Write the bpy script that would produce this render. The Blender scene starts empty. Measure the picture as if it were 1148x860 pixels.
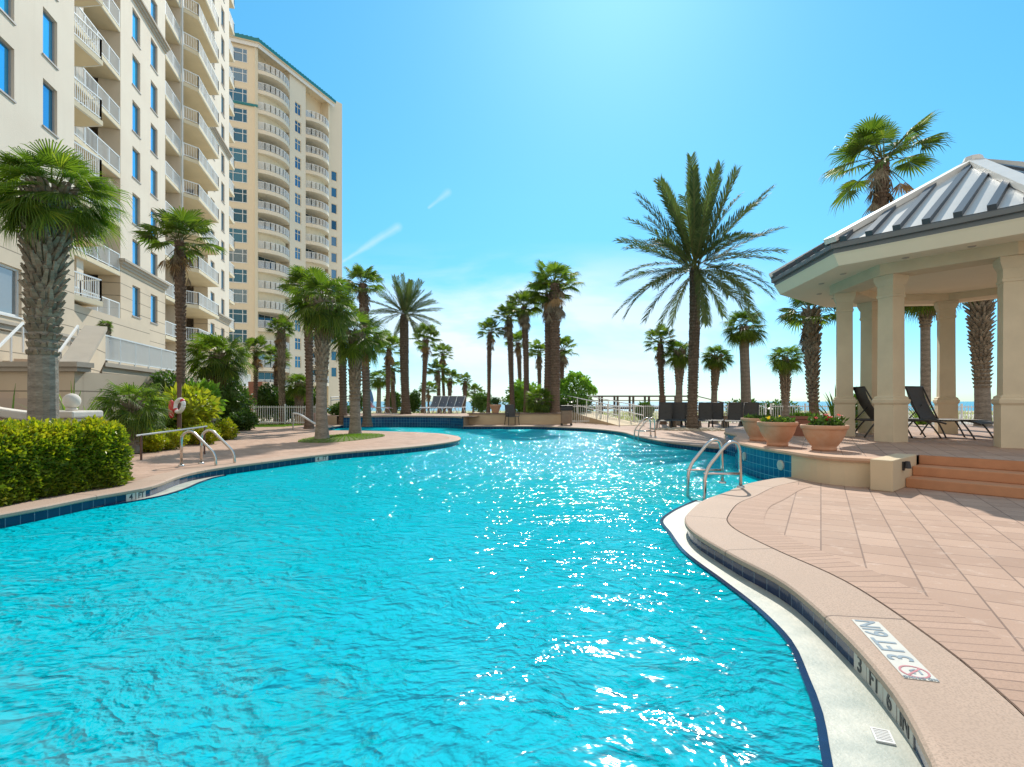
import bpy, bmesh, math, random
from mathutils import Vector, Matrix, geometry, noise
R = math.radians
sin, cos, pi = math.sin, math.cos, math.pi
random.seed(11)
scene = bpy.context.scene
col = scene.collection
F, CH, CX, HY = 600.0, 1.25, 574.0, 450.0      # focal length in photo pixels, eye height, survey origin


def gx(px, Y):
    return (px - CX) * Y / F


def gz(py, Y):
    return CH + (HY - py) * Y / F


def gp(px, py, h=0.0):
    Y = F * (CH - h) / (py - HY)
    return ((px - CX) * Y / F, Y)


# ------------------------------------------------------------------ objects
def tag(o, label=None, cat=None, group=None, kind=None):
    if label: o['label'] = label
    if cat: o['category'] = cat
    if group: o['group'] = group
    if kind: o['kind'] = kind
    return o


def thing(name, label, cat, loc=(0, 0, 0), rz=0.0, group=None):
    o = bpy.data.objects.new(name, None)
    col.objects.link(o)
    o.location = loc
    o.rotation_euler = (0, 0, rz)
    o.empty_display_size = 0.2
    return tag(o, label, cat, group)


def chain_loc(o):
    p = Vector((0, 0, 0))
    while o is not None:
        p += o.location
        o = o.parent
    return p


def dup(o, parent=None):
    c = o.copy()
    col.objects.link(c)
    if parent is not None:
        c.parent = parent
    for ch in [x for x in col.objects if x.parent == o]:
        dup(ch, c)
    return c


class MB:
    def __init__(s):
        s.v, s.f, s.m, s.uv = [], [], [], {}

    def add(s, vs, fs, mi=0):
        b = len(s.v)
        s.v.extend([tuple(p) for p in vs])
        for f in fs:
            s.f.append(tuple(i + b for i in f))
            s.m.append(mi)
        return b

    def box(s, x0, x1, y0, y1, z0, z1, mi=0, M=None):
        vs = [Vector((x, y, z)) for z in (z0, z1) for y in (y0, y1) for x in (x0, x1)]
        if M is not None:
            vs = [M @ v for v in vs]
        s.add(vs, [(0, 2, 3, 1), (4, 5, 7, 6), (0, 1, 5, 4), (2, 6, 7, 3), (0, 4, 6, 2), (1, 3, 7, 5)], mi)

    def hexa(s, vs, mi=0):
        s.add(vs, [(0, 2, 3, 1), (4, 5, 7, 6), (0, 1, 5, 4), (2, 6, 7, 3), (0, 4, 6, 2), (1, 3, 7, 5)], mi)

    def bar(s, a, b, w, h, mi=0):
        a, b = Vector(a), Vector(b)
        d = (b - a)
        if d.length < 1e-6: return
        d.normalize()
        up = Vector((0, 0, 1))
        if abs(d.z) > 0.98: up = Vector((0, 1, 0))
        x = d.cross(up).normalized()
        z = x.cross(d)
        vs = []
        for p in (a, b):
            for sz in (-h / 2, h / 2):
                for sx in (-w / 2, w / 2):
                    vs.append(p + x * sx + z * sz)
        s.add(vs, [(0, 1, 3, 2), (4, 6, 7, 5), (0, 4, 5, 1), (2, 3, 7, 6), (0, 2, 6, 4), (1, 5, 7, 3)], mi)

    def prism(s, poly, z0, z1, mi=0, top=None):
        n = len(poly)
        A = sum(poly[i][0] * poly[(i + 1) % n][1] - poly[(i + 1) % n][0] * poly[i][1] for i in range(n))
        if A < 0: poly = poly[::-1]
        vs = [(p[0], p[1], z0) for p in poly] + [(p[0], p[1], z1) for p in poly]
        s.add(vs, [(i, (i + 1) % n, n + (i + 1) % n, n + i) for i in range(n)], mi)
        tris = geometry.tessellate_polygon([[Vector((p[0], p[1], 0)) for p in poly]])
        b = len(s.v) - 2 * n
        for t in tris:
            t = list(t)
            a, c, d = [poly[i] for i in t]
            if (c[0] - a[0]) * (d[1] - a[1]) - (c[1] - a[1]) * (d[0] - a[0]) < 0: t = t[::-1]
            s.f.append(tuple(b + n + i for i in t)); s.m.append(mi if top is None else top)
            s.f.append(tuple(b + i for i in t[::-1])); s.m.append(mi)

    def tube(s, pts, r, n=8, mi=0, caps=True):
        pts = [Vector(p) for p in pts]
        rs = r if isinstance(r, (list, tuple)) else [r] * len(pts)
        b = len(s.v)
        ref = None
        for i, p in enumerate(pts):
            d = (pts[min(i + 1, len(pts) - 1)] - pts[max(i - 1, 0)]).normalized()
            if ref is None:
                ref = Vector((1, 0, 0)) if abs(d.x) < 0.8 else Vector((0, 1, 0))
            x = (ref - d * ref.dot(d)).normalized()
            ref = x
            y = d.cross(x)
            for k in range(n):
                a = 2 * pi * k / n
                s.v.append(tuple(p + (x * cos(a) + y * sin(a)) * rs[i]))
        for i in range(len(pts) - 1):
            for k in range(n):
                k2 = (k + 1) % n
                s.f.append((b + i * n + k, b + i * n + k2, b + (i + 1) * n + k2, b + (i + 1) * n + k)); s.m.append(mi)
        if caps:
            s.f.append(tuple(b + k for k in range(n))[::-1]); s.m.append(mi)
            s.f.append(tuple(b + (len(pts) - 1) * n + k for k in range(n))); s.m.append(mi)

    def lathe(s, prof, n=24, c=(0, 0, 0), mi=0):
        b = len(s.v)
        for r, z in prof:
            for k in range(n):
                a = 2 * pi * k / n
                s.v.append((c[0] + r * cos(a), c[1] + r * sin(a), c[2] + z))
        for i in range(len(prof) - 1):
            for k in range(n):
                k2 = (k + 1) % n
                s.f.append((b + i * n + k, b + i * n + k2, b + (i + 1) * n + k2, b + (i + 1) * n + k)); s.m.append(mi)

    def mesh(s, name, mats, smooth=False, shift=None, recalc=True):
        me = bpy.data.meshes.new(name)
        v = s.v
        if shift is not None:
            v = [(p[0] - shift[0], p[1] - shift[1], p[2] - shift[2]) for p in v]
        me.from_pydata(v, [], s.f)
        if not isinstance(mats, (list, tuple)): mats = [mats]
        for m in mats: me.materials.append(m)
        if len(mats) > 1:
            me.polygons.foreach_set('material_index', s.m)
        if smooth:
            me.polygons.foreach_set('use_smooth', [True] * len(me.polygons))
        if s.uv:
            uvl = me.uv_layers.new(name='UVMap')
            for p in me.polygons:
                for li in p.loop_indices:
                    uvl.data[li].uv = s.uv.get(me.loops[li].vertex_index, (0, 0))
        if recalc:
            bm = bmesh.new(); bm.from_mesh(me)
            bmesh.ops.recalc_face_normals(bm, faces=bm.faces)
            bm.to_mesh(me); bm.free()
        me.update()
        return me

    def build(s, name, mats, parent=None, smooth=False, world=True, recalc=True, bevel=0.0):
        shift = chain_loc(parent) if (parent is not None and world) else None
        me = s.mesh(name, mats, smooth, shift, recalc)
        o = bpy.data.objects.new(name, me)
        col.objects.link(o)
        if parent is not None: o.parent = parent
        if bevel:
            b = o.modifiers.new('bevel', 'BEVEL'); b.width = bevel; b.segments = 2; b.limit_method = 'ANGLE'; b.angle_limit = R(40)
        return o


def structure(mb, name, mats, kind='structure', **k):
    o = mb.build(name, mats, **k)
    o['kind'] = kind
    return o


def catmull(pts, step=0.25, closed=False):
    out = []
    n = len(pts)
    rng = range(n if closed else n - 1)
    for i in rng:
        if closed:
            p0, p1, p2, p3 = [Vector(pts[(i + k) % n]) for k in (-1, 0, 1, 2)]
        else:
            p1, p2 = Vector(pts[i]), Vector(pts[i + 1])
            p0 = Vector(pts[i - 1]) if i > 0 else p1 * 2 - p2
            p3 = Vector(pts[i + 2]) if i + 2 < n else p2 * 2 - p1
        m = max(1, int((p2 - p1).length / step))
        for k in range(m):
            t = k / m
            out.append(0.5 * ((2 * p1) + (-p0 + p2) * t + (2 * p0 - 5 * p1 + 4 * p2 - p3) * t * t + (-p0 + 3 * p1 - 3 * p2 + p3) * t ** 3))
    if not closed: out.append(Vector(pts[-1]))
    return out


def offset(path, d):
    """offset an open 2-D path to its left by d"""
    out = []
    n = len(path)
    for i, p in enumerate(path):
        a = path[max(0, i - 1)]; b = path[min(n - 1, i + 1)]
        t = Vector((b[0] - a[0], b[1] - a[1])).normalized()
        out.append(Vector((p[0] - t.y * d, p[1] + t.x * d)))
    return out


def fill(mb, outer, holes=(), z=0.0, mi=0):
    loops = [[Vector((p[0], p[1], 0)) for p in outer]] + [[Vector((p[0], p[1], 0)) for p in h] for h in holes]
    flat = [p for l in loops for p in l]
    tris = geometry.tessellate_polygon(loops)
    fs = []
    for t in tris:
        a, b, c = [flat[i] for i in t]
        cr = (b - a).cross(c - a).z
        if abs(cr) < 1e-9: continue
        fs.append(tuple(t) if cr > 0 else tuple(t)[::-1])
    mb.add([(p.x, p.y, z) for p in flat], fs, mi)


# ------------------------------------------------------------------ materials
class NT:
    def __init__(s, nt):
        s.nt = nt; s.n = nt.nodes; s.l = nt.links

    def node(s, t, **k):
        n = s.n.new(t)
        for a, v in k.items():
            if a.startswith('i_'):
                key = a[2:]
                key = int(key) if key.isdigit() else key.replace('_', ' ')
                inp = n.inputs[key]
                if hasattr(v, 'is_output') or isinstance(v, bpy.types.NodeSocket): s.l.new(v, inp)
                else: inp.default_value = v
            else: setattr(n, a, v)
        return n

    def math(s, op, a, b=None, c=None):
        n = s.n.new('ShaderNodeMath'); n.operation = op
        for i, v in enumerate((a, b, c)):
            if v is None: continue
            if isinstance(v, bpy.types.NodeSocket): s.l.new(v, n.inputs[i])
            else: n.inputs[i].default_value = v
        return n.outputs[0]

    def mix(s, fac, a, b, mode='MIX'):
        n = s.n.new('ShaderNodeMix'); n.data_type = 'RGBA'; n.blend_type = mode
        for key, v in ((0, fac), (6, a), (7, b)):
            if isinstance(v, bpy.types.NodeSocket): s.l.new(v, n.inputs[key])
            else:
                if key != 0 and len(v) == 3: v = (*v, 1)
                n.inputs[key].default_value = v
        return n.outputs[2]

    def ramp(s, fac, stops, interp='LINEAR'):
        n = s.n.new('ShaderNodeValToRGB'); n.color_ramp.interpolation = interp
        e = n.color_ramp.elements
        while len(e) < len(stops): e.new(0.5)
        for el, (p, c) in zip(e, stops):
            el.position = p; el.color = (*c, 1) if len(c) == 3 else c
        s.l.new(fac, n.inputs[0])
        return n.outputs[0]


def newmat(name):
    m = bpy.data.materials.new(name); m.use_nodes = True
    m.node_tree.nodes.clear()
    t = NT(m.node_tree)
    out = t.node('ShaderNodeOutputMaterial')
    return m, t, out


def coords(t, kind='Object'):
    return t.node('ShaderNodeTexCoord').outputs[kind]


def rgb(c): return (*c, 1)


def plain(name, c, rough=0.6, var=0.15, scale=6.0, bump=0.0, bscale=40.0, metal=0.0, spec=0.5, c2=None, detail=5.0, isl=0.0):
    """surface with a two-tone noise, fine grain and a little bump"""
    m, t, out = newmat(name)
    co = coords(t)
    nz = t.node('ShaderNodeTexNoise', i_Vector=co, i_Scale=scale, i_Detail=detail, i_Roughness=0.6)
    if c2 is None: c2 = tuple(x * (1 - var) for x in c)
    fac = t.ramp(nz.outputs[0], [(0.3, (0, 0, 0)), (0.7, (1, 1, 1))])
    cc = t.mix(fac, c, c2)
    if isl:
        g = t.node('ShaderNodeNewGeometry')
        k = t.math('MULTIPLY_ADD', g.outputs['Random Per Island'], isl, 1 - isl / 2)
        hv = t.node('ShaderNodeHueSaturation', i_Color=cc, i_Value=k); cc = hv.outputs[0]
    b = t.node('ShaderNodeBsdfPrincipled', i_Base_Color=cc, i_Roughness=rough, i_Metallic=metal)
    b.inputs['Specular IOR Level'].default_value = spec
    if bump:
        n2 = t.node('ShaderNodeTexNoise', i_Vector=co, i_Scale=bscale, i_Detail=4.0)
        bp = t.node('ShaderNodeBump', i_Height=n2.outputs[0], i_Distance=bump, i_Strength=1.0)
        t.l.new(bp.outputs[0], b.inputs['Normal'])
    t.l.new(b.outputs[0], out.inputs[0])
    return m


def leafmat(name, c1, c2, trans=0.4, rough=0.45, spread=1.0, c3=None, tcol=None):
    m, t, out = newmat(name)
    g = t.node('ShaderNodeNewGeometry')
    oi = t.node('ShaderNodeObjectInfo')
    co = coords(t)
    nz = t.node('ShaderNodeTexNoise', i_Vector=co, i_Scale=2.2, i_Detail=2.0)
    f = t.math('ADD', t.math('MULTIPLY', g.outputs['Random Per Island'], 0.6), t.math('MULTIPLY', nz.outputs[0], 0.4))
    stops = [(0.15, c1), (0.75, c2)]
    if c3: stops.append((0.95, c3))
    cc = t.ramp(f, stops)
    v = t.math('MULTIPLY_ADD', oi.outputs['Random'], 0.3, 0.85)
    cc = t.node('ShaderNodeHueSaturation', i_Color=cc, i_Value=v).outputs[0]
    b = t.node('ShaderNodeBsdfPrincipled', i_Base_Color=cc, i_Roughness=rough)
    b.inputs['Specular IOR Level'].default_value = 0.4
    tc = t.mix(1.0, cc, tcol or (1.0, 1.15, 0.55), 'MULTIPLY')
    tc = t.node('ShaderNodeHueSaturation', i_Color=tc, i_Value=1.7).outputs[0]
    tr = t.node('ShaderNodeBsdfTranslucent', i_Color=tc)
    mx = t.node('ShaderNodeMixShader', i_0=trans, i_1=b.outputs[0], i_2=tr.outputs[0])
    t.l.new(mx.outputs[0], out.inputs[0])
    return m


def text_mesh(body, size, name, mat, parent=None, M=None, depth=0.0015, align='CENTER'):
    cu = bpy.data.curves.new(name, 'FONT'); cu.body = body; cu.size = size; cu.extrude = depth
    cu.align_x = align; cu.align_y = 'CENTER'; cu.offset = size * 0.012
    tmp = bpy.data.objects.new(name, cu); col.objects.link(tmp)
    bpy.context.view_layer.update()
    me = bpy.data.meshes.new_from_object(tmp.evaluated_get(bpy.context.evaluated_depsgraph_get()))
    bpy.data.objects.remove(tmp)
    if M is not None: me.transform(M)
    if parent is not None: me.transform(Matrix.Translation(-chain_loc(parent)))
    me.materials.clear(); me.materials.append(mat)
    o = bpy.data.objects.new(name, me); col.objects.link(o)
    if parent is not None: o.parent = parent
    return o
# ------------------------------------------------------------------ camera, sky, sun
cam = bpy.data.cameras.new('camera'); camo = bpy.data.objects.new('camera', cam); col.objects.link(camo)
camo.location = (0, 0, CH); camo.rotation_euler = (R(90), 0, 0)
cam.sensor_width = 36; cam.lens = 36 * F / 1148; cam.shift_y = 20 / 1148
cam.clip_start = 0.05; cam.clip_end = 20000
scene.camera = camo
scene.view_settings.view_transform = 'Standard'; scene.view_settings.look = 'None'
scene.view_settings.gamma = 1; scene.view_settings.use_curve_mapping = False
scene.view_settings.exposure = EXPOSURE = 0.36
scene.cycles.max_bounces = 7; scene.cycles.transparent_max_bounces = 16
scene.cycles.sample_clamp_indirect = 6.0
scene.cycles.use_denoising = True
scene.cycles.caustics_reflective = False; scene.cycles.caustics_refractive = False

AZ, EL = R(11.5), R(42)
sd = Vector((sin(AZ) * cos(EL), cos(AZ) * cos(EL), sin(EL)))
sl = bpy.data.lights.new('sun', 'SUN'); sl.energy = 3.7; sl.angle = R(0.53); sl.color = (1.0, 0.93, 0.82)
so = bpy.data.objects.new('sun', sl); col.objects.link(so)
so.rotation_euler = sd.to_track_quat('Z', 'Y').to_euler(); so.location = (10, 40, 60)

w = bpy.data.worlds.new('World'); scene.world = w; w.use_nodes = True
w.node_tree.nodes.clear()
t = NT(w.node_tree)
sky = t.node('ShaderNodeTexSky', sky_type='NISHITA', sun_disc=False, sun_elevation=EL, sun_rotation=AZ,
             altitude=0.0, air_density=1.0, dust_density=0.26, ozone_density=3.0)
gen = coords(t, 'Generated')
sx = t.node('ShaderNodeSeparateXYZ', i_0=gen)
yy = t.math('MAXIMUM', sx.outputs[1], 0.02)
pu = t.math('DIVIDE', sx.outputs[0], yy); pv = t.math('DIVIDE', sx.outputs[2], yy)
elz = sx.outputs[2]
skyc = t.node('ShaderNodeHueSaturation', i_Color=sky.outputs[0], i_Saturation=1.25, i_Value=1.0).outputs[0]
skyc = t.mix(1.0, skyc, (0.72, 1.11, 1.06), 'MULTIPLY')
lowf = t.ramp(elz, [(0.0, (0.74, 0.69, 0.97)), (0.12, (0.84, 0.86, 0.98)), (0.35, (1, 1, 1))])
skyc = t.mix(1.0, skyc, lowf, 'MULTIPLY')
skyc = t.mix(t.ramp(elz, [(0.0, (0.0, 0.0, 0.0)), (0.25, (0.40, 0.40, 0.40))]), skyc, (1.0, 4.2, 6.5))
# thin cirrus: a soft bank low over the sea and two small wisps
front = t.math('GREATER_THAN', sx.outputs[1], 0.1)


def wisp(ax, ay, bx, by, wd, amt):
    ba = (bx - ax, by - ay); L2 = ba[0] ** 2 + ba[1] ** 2
    dx = t.math('SUBTRACT', pu, ax); dy = t.math('SUBTRACT', pv, ay)
    h = t.math('DIVIDE', t.math('ADD', t.math('MULTIPLY', dx, ba[0]), t.math('MULTIPLY', dy, ba[1])), L2)
    h.node.use_clamp = True
    ex = t.math('SUBTRACT', dx, t.math('MULTIPLY', h, ba[0])); ey = t.math('SUBTRACT', dy, t.math('MULTIPLY', h, ba[1]))
    d = t.math('SQRT', t.math('ADD', t.math('MULTIPLY', ex, ex), t.math('MULTIPLY', ey, ey)))
    nz = t.node('ShaderNodeTexNoise', i_Vector=gen, i_Scale=26.0, i_Detail=4.0)
    d = t.math('ADD', d, t.math('MULTIPLY', t.math('SUBTRACT', nz.outputs[0], 0.5), wd * 1.1))
    ww = t.math('MULTIPLY_ADD', h, wd * 0.6, wd * 0.4)
    k = t.math('SUBTRACT', 1.0, t.math('DIVIDE', d, ww)); k.node.use_clamp = True
    return t.math('MULTIPLY', t.math('SMOOTH_MIN', k, 1.0, 0.2), amt)


mp = t.node('ShaderNodeCombineXYZ', i_0=t.math('MULTIPLY', pu, 2.6), i_1=t.math('MULTIPLY', pv, 9.0), i_2=3.7)
n1 = t.node('ShaderNodeTexNoise', i_Vector=mp.outputs[0], i_Scale=1.0, i_Detail=6.0, i_Roughness=0.55, i_Distortion=0.4)
bank = t.ramp(n1.outputs[0], [(0.33, (0, 0, 0)), (0.57, (1, 1, 1))])
band = t.ramp(pv, [(0.0, (0.5, 0.5, 0.5)), (0.1, (1, 1, 1)), (0.2, (0.75, 0.75, 0.75)), (0.30, (0, 0, 0))])
du = t.math('SUBTRACT', pu, 0.02)
horiz = t.math('SUBTRACT', 1.0, t.math('MULTIPLY', t.math('MULTIPLY', du, du), 3.0)); horiz.node.use_clamp = True
cl = t.math('MULTIPLY', t.math('MULTIPLY', bank, band), t.math('MULTIPLY', horiz, 0.95))
cl = t.math('MAXIMUM', cl, wisp(-0.315, 0.262, -0.214, 0.325, 0.012, 0.30))
cl = t.math('MAXIMUM', cl, wisp(-0.155, 0.362, -0.120, 0.390, 0.009, 0.22))
cl = t.math('MULTIPLY', cl, front)
# warm-white fill added to the unseen sky behind the camera, lightening the shade
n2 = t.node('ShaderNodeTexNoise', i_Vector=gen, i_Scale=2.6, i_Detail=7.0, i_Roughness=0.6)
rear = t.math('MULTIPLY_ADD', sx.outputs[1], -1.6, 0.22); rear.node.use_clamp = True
rear_fill = t.math('MULTIPLY', rear, t.ramp(n2.outputs[0], [(0.30, (0.55, 0.55, 0.55)), (0.6, (1, 1, 1))]))
skyc = t.mix(rear_fill, skyc, (5.6, 5.1, 4.55))
skyc = t.mix(cl, skyc, (6.0, 6.5, 6.8))
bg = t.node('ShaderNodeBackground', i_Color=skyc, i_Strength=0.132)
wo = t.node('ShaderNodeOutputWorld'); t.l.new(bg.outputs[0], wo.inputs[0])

# ------------------------------------------------------------------ ground materials
def mat_paver():
    m, t, out = newmat('stamped_paving')
    co = coords(t)
    mp = t.node('ShaderNodeMapping', i_Vector=co); mp.inputs['Rotation'].default_value = (0, 0, -R(60))
    br = t.node('ShaderNodeTexBrick', i_Vector=mp.outputs[0], i_Scale=1.0, i_Mortar_Size=0.006, i_Mortar_Smooth=0.3, i_Bias=0.0,
                i_Brick_Width=0.30, i_Row_Height=0.295)
    br.offset = 0.38; br.offset_frequency = 2
    br.inputs['Color1'].default_value = rgb((0.54, 0.36, 0.26)); br.inputs['Color2'].default_value = rgb((0.42, 0.27, 0.19))
    br.inputs['Mortar'].default_value = rgb((0.23, 0.145, 0.105))
    n = t.node('ShaderNodeTexNoise', i_Vector=co, i_Scale=1.3, i_Detail=6.0)
    n2 = t.node('ShaderNodeTexNoise', i_Vector=co, i_Scale=90.0, i_Detail=3.0)
    c = t.mix(t.ramp(n.outputs[0], [(0.35, (0, 0, 0)), (0.7, (1, 1, 1))]), br.outputs[0], t.mix(1.0, br.outputs[0], (0.88, 0.85, 0.84), 'MULTIPLY'))
    n3 = t.node('ShaderNodeTexNoise', i_Vector=co, i_Scale=0.45, i_Detail=7.0, i_Roughness=0.65)
    c = t.mix(t.ramp(n3.outputs[0], [(0.5, (0, 0, 0)), (0.75, (0.55, 0.55, 0.55))]), c, (0.42, 0.30, 0.23))
    sp_ = t.node('ShaderNodeTexNoise', i_Vector=co, i_Scale=5.5, i_Detail=5.0, i_Roughness=0.7)
    c = t.mix(t.ramp(sp_.outputs[0], [(0.56, (0, 0, 0)), (0.72, (0.4, 0.4, 0.4))]), c, (0.72, 0.56, 0.46))
    c = t.mix(t.ramp(n2.outputs[0], [(0.35, (0.35, 0.35, 0.35)), (0.6, (0, 0, 0))]), c, (0.36, 0.24, 0.19))
    b = t.node('ShaderNodeBsdfPrincipled', i_Base_Color=c, i_Roughness=0.8)
    h = t.math('SUBTRACT', t.math('MULTIPLY', n2.outputs[0], 0.25), br.outputs['Fac'])
    bp = t.node('ShaderNodeBump', i_Height=h, i_Distance=0.006, i_Strength=0.8)
    t.l.new(bp.outputs[0], b.inputs['Normal']); t.l.new(b.outputs[0], out.inputs[0])
    return m


def mat_uvbrick(name, c1, c2, mort, bw, rh, ms, rough=0.5, bump=0.004, off=0.5, grain=0.0, spec=0.5, shift=(0, 0)):
    m, t, out = newmat(name)
    uv = coords(t, 'UV')
    mp = t.node('ShaderNodeMapping', i_Vector=uv); mp.inputs['Location'].default_value = (shift[0], shift[1], 0)
    br = t.node('ShaderNodeTexBrick', i_Vector=mp.outputs[0], i_Scale=1.0, i_Mortar_Size=ms, i_Mortar_Smooth=0.2, i_Brick_Width=bw, i_Row_Height=rh)
    br.offset = off
    br.inputs['Color1'].default_value = rgb(c1); br.inputs['Color2'].default_value = rgb(c2); br.inputs['Mortar'].default_value = rgb(mort)
    c = br.outputs[0]
    co = coords(t)
    n2 = t.node('ShaderNodeTexNoise', i_Vector=co, i_Scale=110.0, i_Detail=3.0)
    n1 = t.node('ShaderNodeTexNoise', i_Vector=co, i_Scale=2.0, i_Detail=5.0)
    if grain:
        c = t.mix(t.ramp(n2.outputs[0], [(0.36, (grain,) * 3), (0.55, (0, 0, 0))]), c, tuple(x * 0.5 for x in c1))
        c = t.mix(t.ramp(n1.outputs[0], [(0.4, (0, 0, 0)), (0.7, (0.6,) * 3)]), c, tuple(x * 0.82 for x in c1))
    b = t.node('ShaderNodeBsdfPrincipled', i_Base_Color=c, i_Roughness=rough); b.inputs['Specular IOR Level'].default_value = spec
    h = t.math('SUBTRACT', t.math('MULTIPLY', n2.outputs[0], 0.3 if grain else 0.05), br.outputs['Fac'])
    bp = t.node('ShaderNodeBump', i_Height=h, i_Distance=bump, i_Strength=0.8)
    t.l.new(bp.outputs[0], b.inputs['Normal']); t.l.new(b.outputs[0], out.inputs[0])
    return m


M_paver = mat_paver()
M_border = mat_uvbrick('border_brick', (0.51, 0.33, 0.24), (0.43, 0.275, 0.195), (0.24, 0.15, 0.11), 0.085, 0.40, 0.0045, 0.8, 0.006, 0.5, 0.3)
M_coping = mat_uvbrick('coping_stone', (0.50, 0.355, 0.265), (0.45, 0.315, 0.235), (0.16, 0.11, 0.085), 1.38, 3.0, 0.008, 0.75, 0.004, 0.0, 0.55)
M_tile = mat_uvbrick('navy_tile', (0.008, 0.022, 0.075), (0.013, 0.035, 0.10), (0.10, 0.15, 0.22), 0.155, 0.155, 0.006, 0.12, 0.003, 0.0)
M_walltile = mat_uvbrick('blue_wall_tile', (0.004, 0.055, 0.16), (0.008, 0.10, 0.22), (0.12, 0.32, 0.42), 0.155, 0.155, 0.006, 0.12, 0.003, 0.0)
M_plaster = plain('pool_plaster', (0.10, 0.62, 0.78), 0.7, 0.12, 1.2)
M_ledge = plain('ledge_concrete', (0.60, 0.59, 0.50), 0.5, 0.22, 5.0, 0.002, 60, c2=(0.36, 0.40, 0.35))
M_tcop = plain('terrace_coping_stone', (0.60, 0.37, 0.24), 0.8, 0.2, 4, 0.001, 80)
M_stucco = plain('stucco_cream', (0.66, 0.52, 0.34), 0.85, 0.08, 2.0, 0.002, 90)
M_stuccod = plain('stucco_tan', (0.50, 0.40, 0.29), 0.85, 0.1, 2.0, 0.002, 90)
M_sand = plain('sand', (0.62, 0.55, 0.44), 0.95, 0.2, 0.15, 0.02, 6)
M_terra = plain('terracotta', (0.58, 0.28, 0.15), 0.7, 0.15, 9, 0.001, 80, c2=(0.62, 0.35, 0.22))
M_tread = plain('step_terracotta', (0.60, 0.28, 0.14), 0.8, 0.15, 5, 0.001, 90)
M_mulch = plain('mulch', (0.12, 0.075, 0.045), 0.95, 0.5, 14, 0.03, 30)
M_grass = plain('lawn', (0.10, 0.17, 0.03), 0.9, 0.4, 9, 0.02, 60, c2=(0.16, 0.16, 0.045))
M_white = plain('white_paint', (0.80, 0.80, 0.78), 0.45, 0.05, 3)
M_black = plain('black_metal', (0.03, 0.03, 0.032), 0.5, 0.2, 8)
M_steel = plain('stainless_steel', (0.62, 0.60, 0.56), 0.22, 0.1, 20, metal=1.0)
M_board = plain('weathered_wood', (0.11, 0.085, 0.07), 0.85, 0.3, 5)

# ------------------------------------------------------------------ pool outline (clockwise, land on the left)
secA = catmull([(-3.0, -3.6), (-5.6, -2.2), (-6.1, 1.0), (-5.95, 3.8), (-5.75, 5.6), (-5.6, 6.43), (-5.54, 7.04), (-5.36, 7.75), (-5.40, 8.2), (-5.62, 9.1), (-5.62, 9.9),
                (-5.25, 11.0), (-4.25, 13.16), (-2.98, 14.6), (-2.12, 16.1), (-1.72, 17.7), (-2.05, 19.5), (-3.2, 21.2), (-6.0, 22.7), (-7.6, 23.1), (-8.5, 23.9), (-8.9, 25.5), (-9.0, 28.6)], 0.22)
secB = catmull([(-9.0, 28.6), (-7.2, 29.5), (-5.0, 29.4), (-3.3, 28.6), (-2.5, 27.4)], 0.3)
secC = catmull([(-2.5, 27.4), (-0.6, 27.3), (1.18, 27.2), (2.5, 26.2), (3.7, 24.8), (4.5, 22.2), (4.55, 19.8), (4.75, 17.2), (5.2, 15.6), (5.75, 14.4)], 0.25)
secD = catmull([(5.75, 14.4), (5.6, 13.2), (5.0, 12.0), (4.65, 10.9), (4.55, 9.8), (4.62, 8.85)], 0.2)
secE = catmull([(4.62, 8.85), (4.3, 8.75), (3.57, 8.15), (2.9, 7.35), (2.42, 6.79), (2.0, 6.07), (1.82, 5.64), (1.75, 5.14), (1.80, 4.41), (1.88, 3.85), (1.87, 3.44), (1.78, 2.83), (1.69, 2.45),
                (1.61, 2.2), (1.47, 1.88), (1.30, 1.55), (1.05, 1.05), (0.9, 0.4), (0.95, -0.6), (0.6, -2.2), (-1.2, -3.5), (-3.0, -3.6)], 0.12)
CW = 0.42
WZ = -0.17


def strip(mb, path, prof, mi=0, uscale=1.0, u0=0.0):
    """sweep prof [(offset to land, z, v)] along path with uv = (arc length, v)"""
    rows = [offset(path, o) if abs(o) > 1e-9 else [Vector(p) for p in path] for o, z, v in prof]
    b0 = len(mb.v); n = len(path)
    arc = [u0]
    for i in range(1, n): arc.append(arc[-1] + (Vector(path[i]) - Vector(path[i - 1])).length)
    for r, (o, z, v) in zip(rows, prof):
        for i in range(n):
            mb.uv[len(mb.v)] = (arc[i] * uscale, v)
            mb.v.append((r[i].x, r[i].y, z))
    for j in range(len(prof) - 1):
        for i in range(n - 1):
            mb.f.append((b0 + j * n + i, b0 + j * n + i + 1, b0 + (j + 1) * n + i + 1, b0 + (j + 1) * n + i)); mb.m.append(mi)


cop_prof = [(0.06, -0.06, 0.02), (0.012, -0.058, 0.05), (0.0, -0.045, 0.07), (0.0, -0.016, 0.1), (0.012, -0.004, 0.11), (0.04, 0.002, 0.14), (CW, 0.002, 0.52), (CW, -0.08, 0.6)]
mb = MB()
for s_, u in ((secA, 0), (secC, 0), (secE, 0)):
    strip(mb, s_, cop_prof, u0=u)
structure(mb, 'pool_coping', M_coping, smooth=False)
mb = MB()
for s_ in (secA, secC, secE):
    strip(mb, s_, [(0.03, -0.055, 0.0), (0.03, -0.365, 0.31)])
structure(mb, 'waterline_tile', M_tile)
mb = MB()
whole = secA[:-1] + secB[:-1] + secC[:-1] + secD[:-1] + secE[:-1]
strip(mb, whole + [whole[0]], [(0.034, -0.34, 0), (0.034, -1.36, 1)])
fill(mb, offset(whole + [whole[0]], 0.034)[:-1], z=-1.36)
structure(mb, 'pool_basin', M_plaster)


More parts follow.
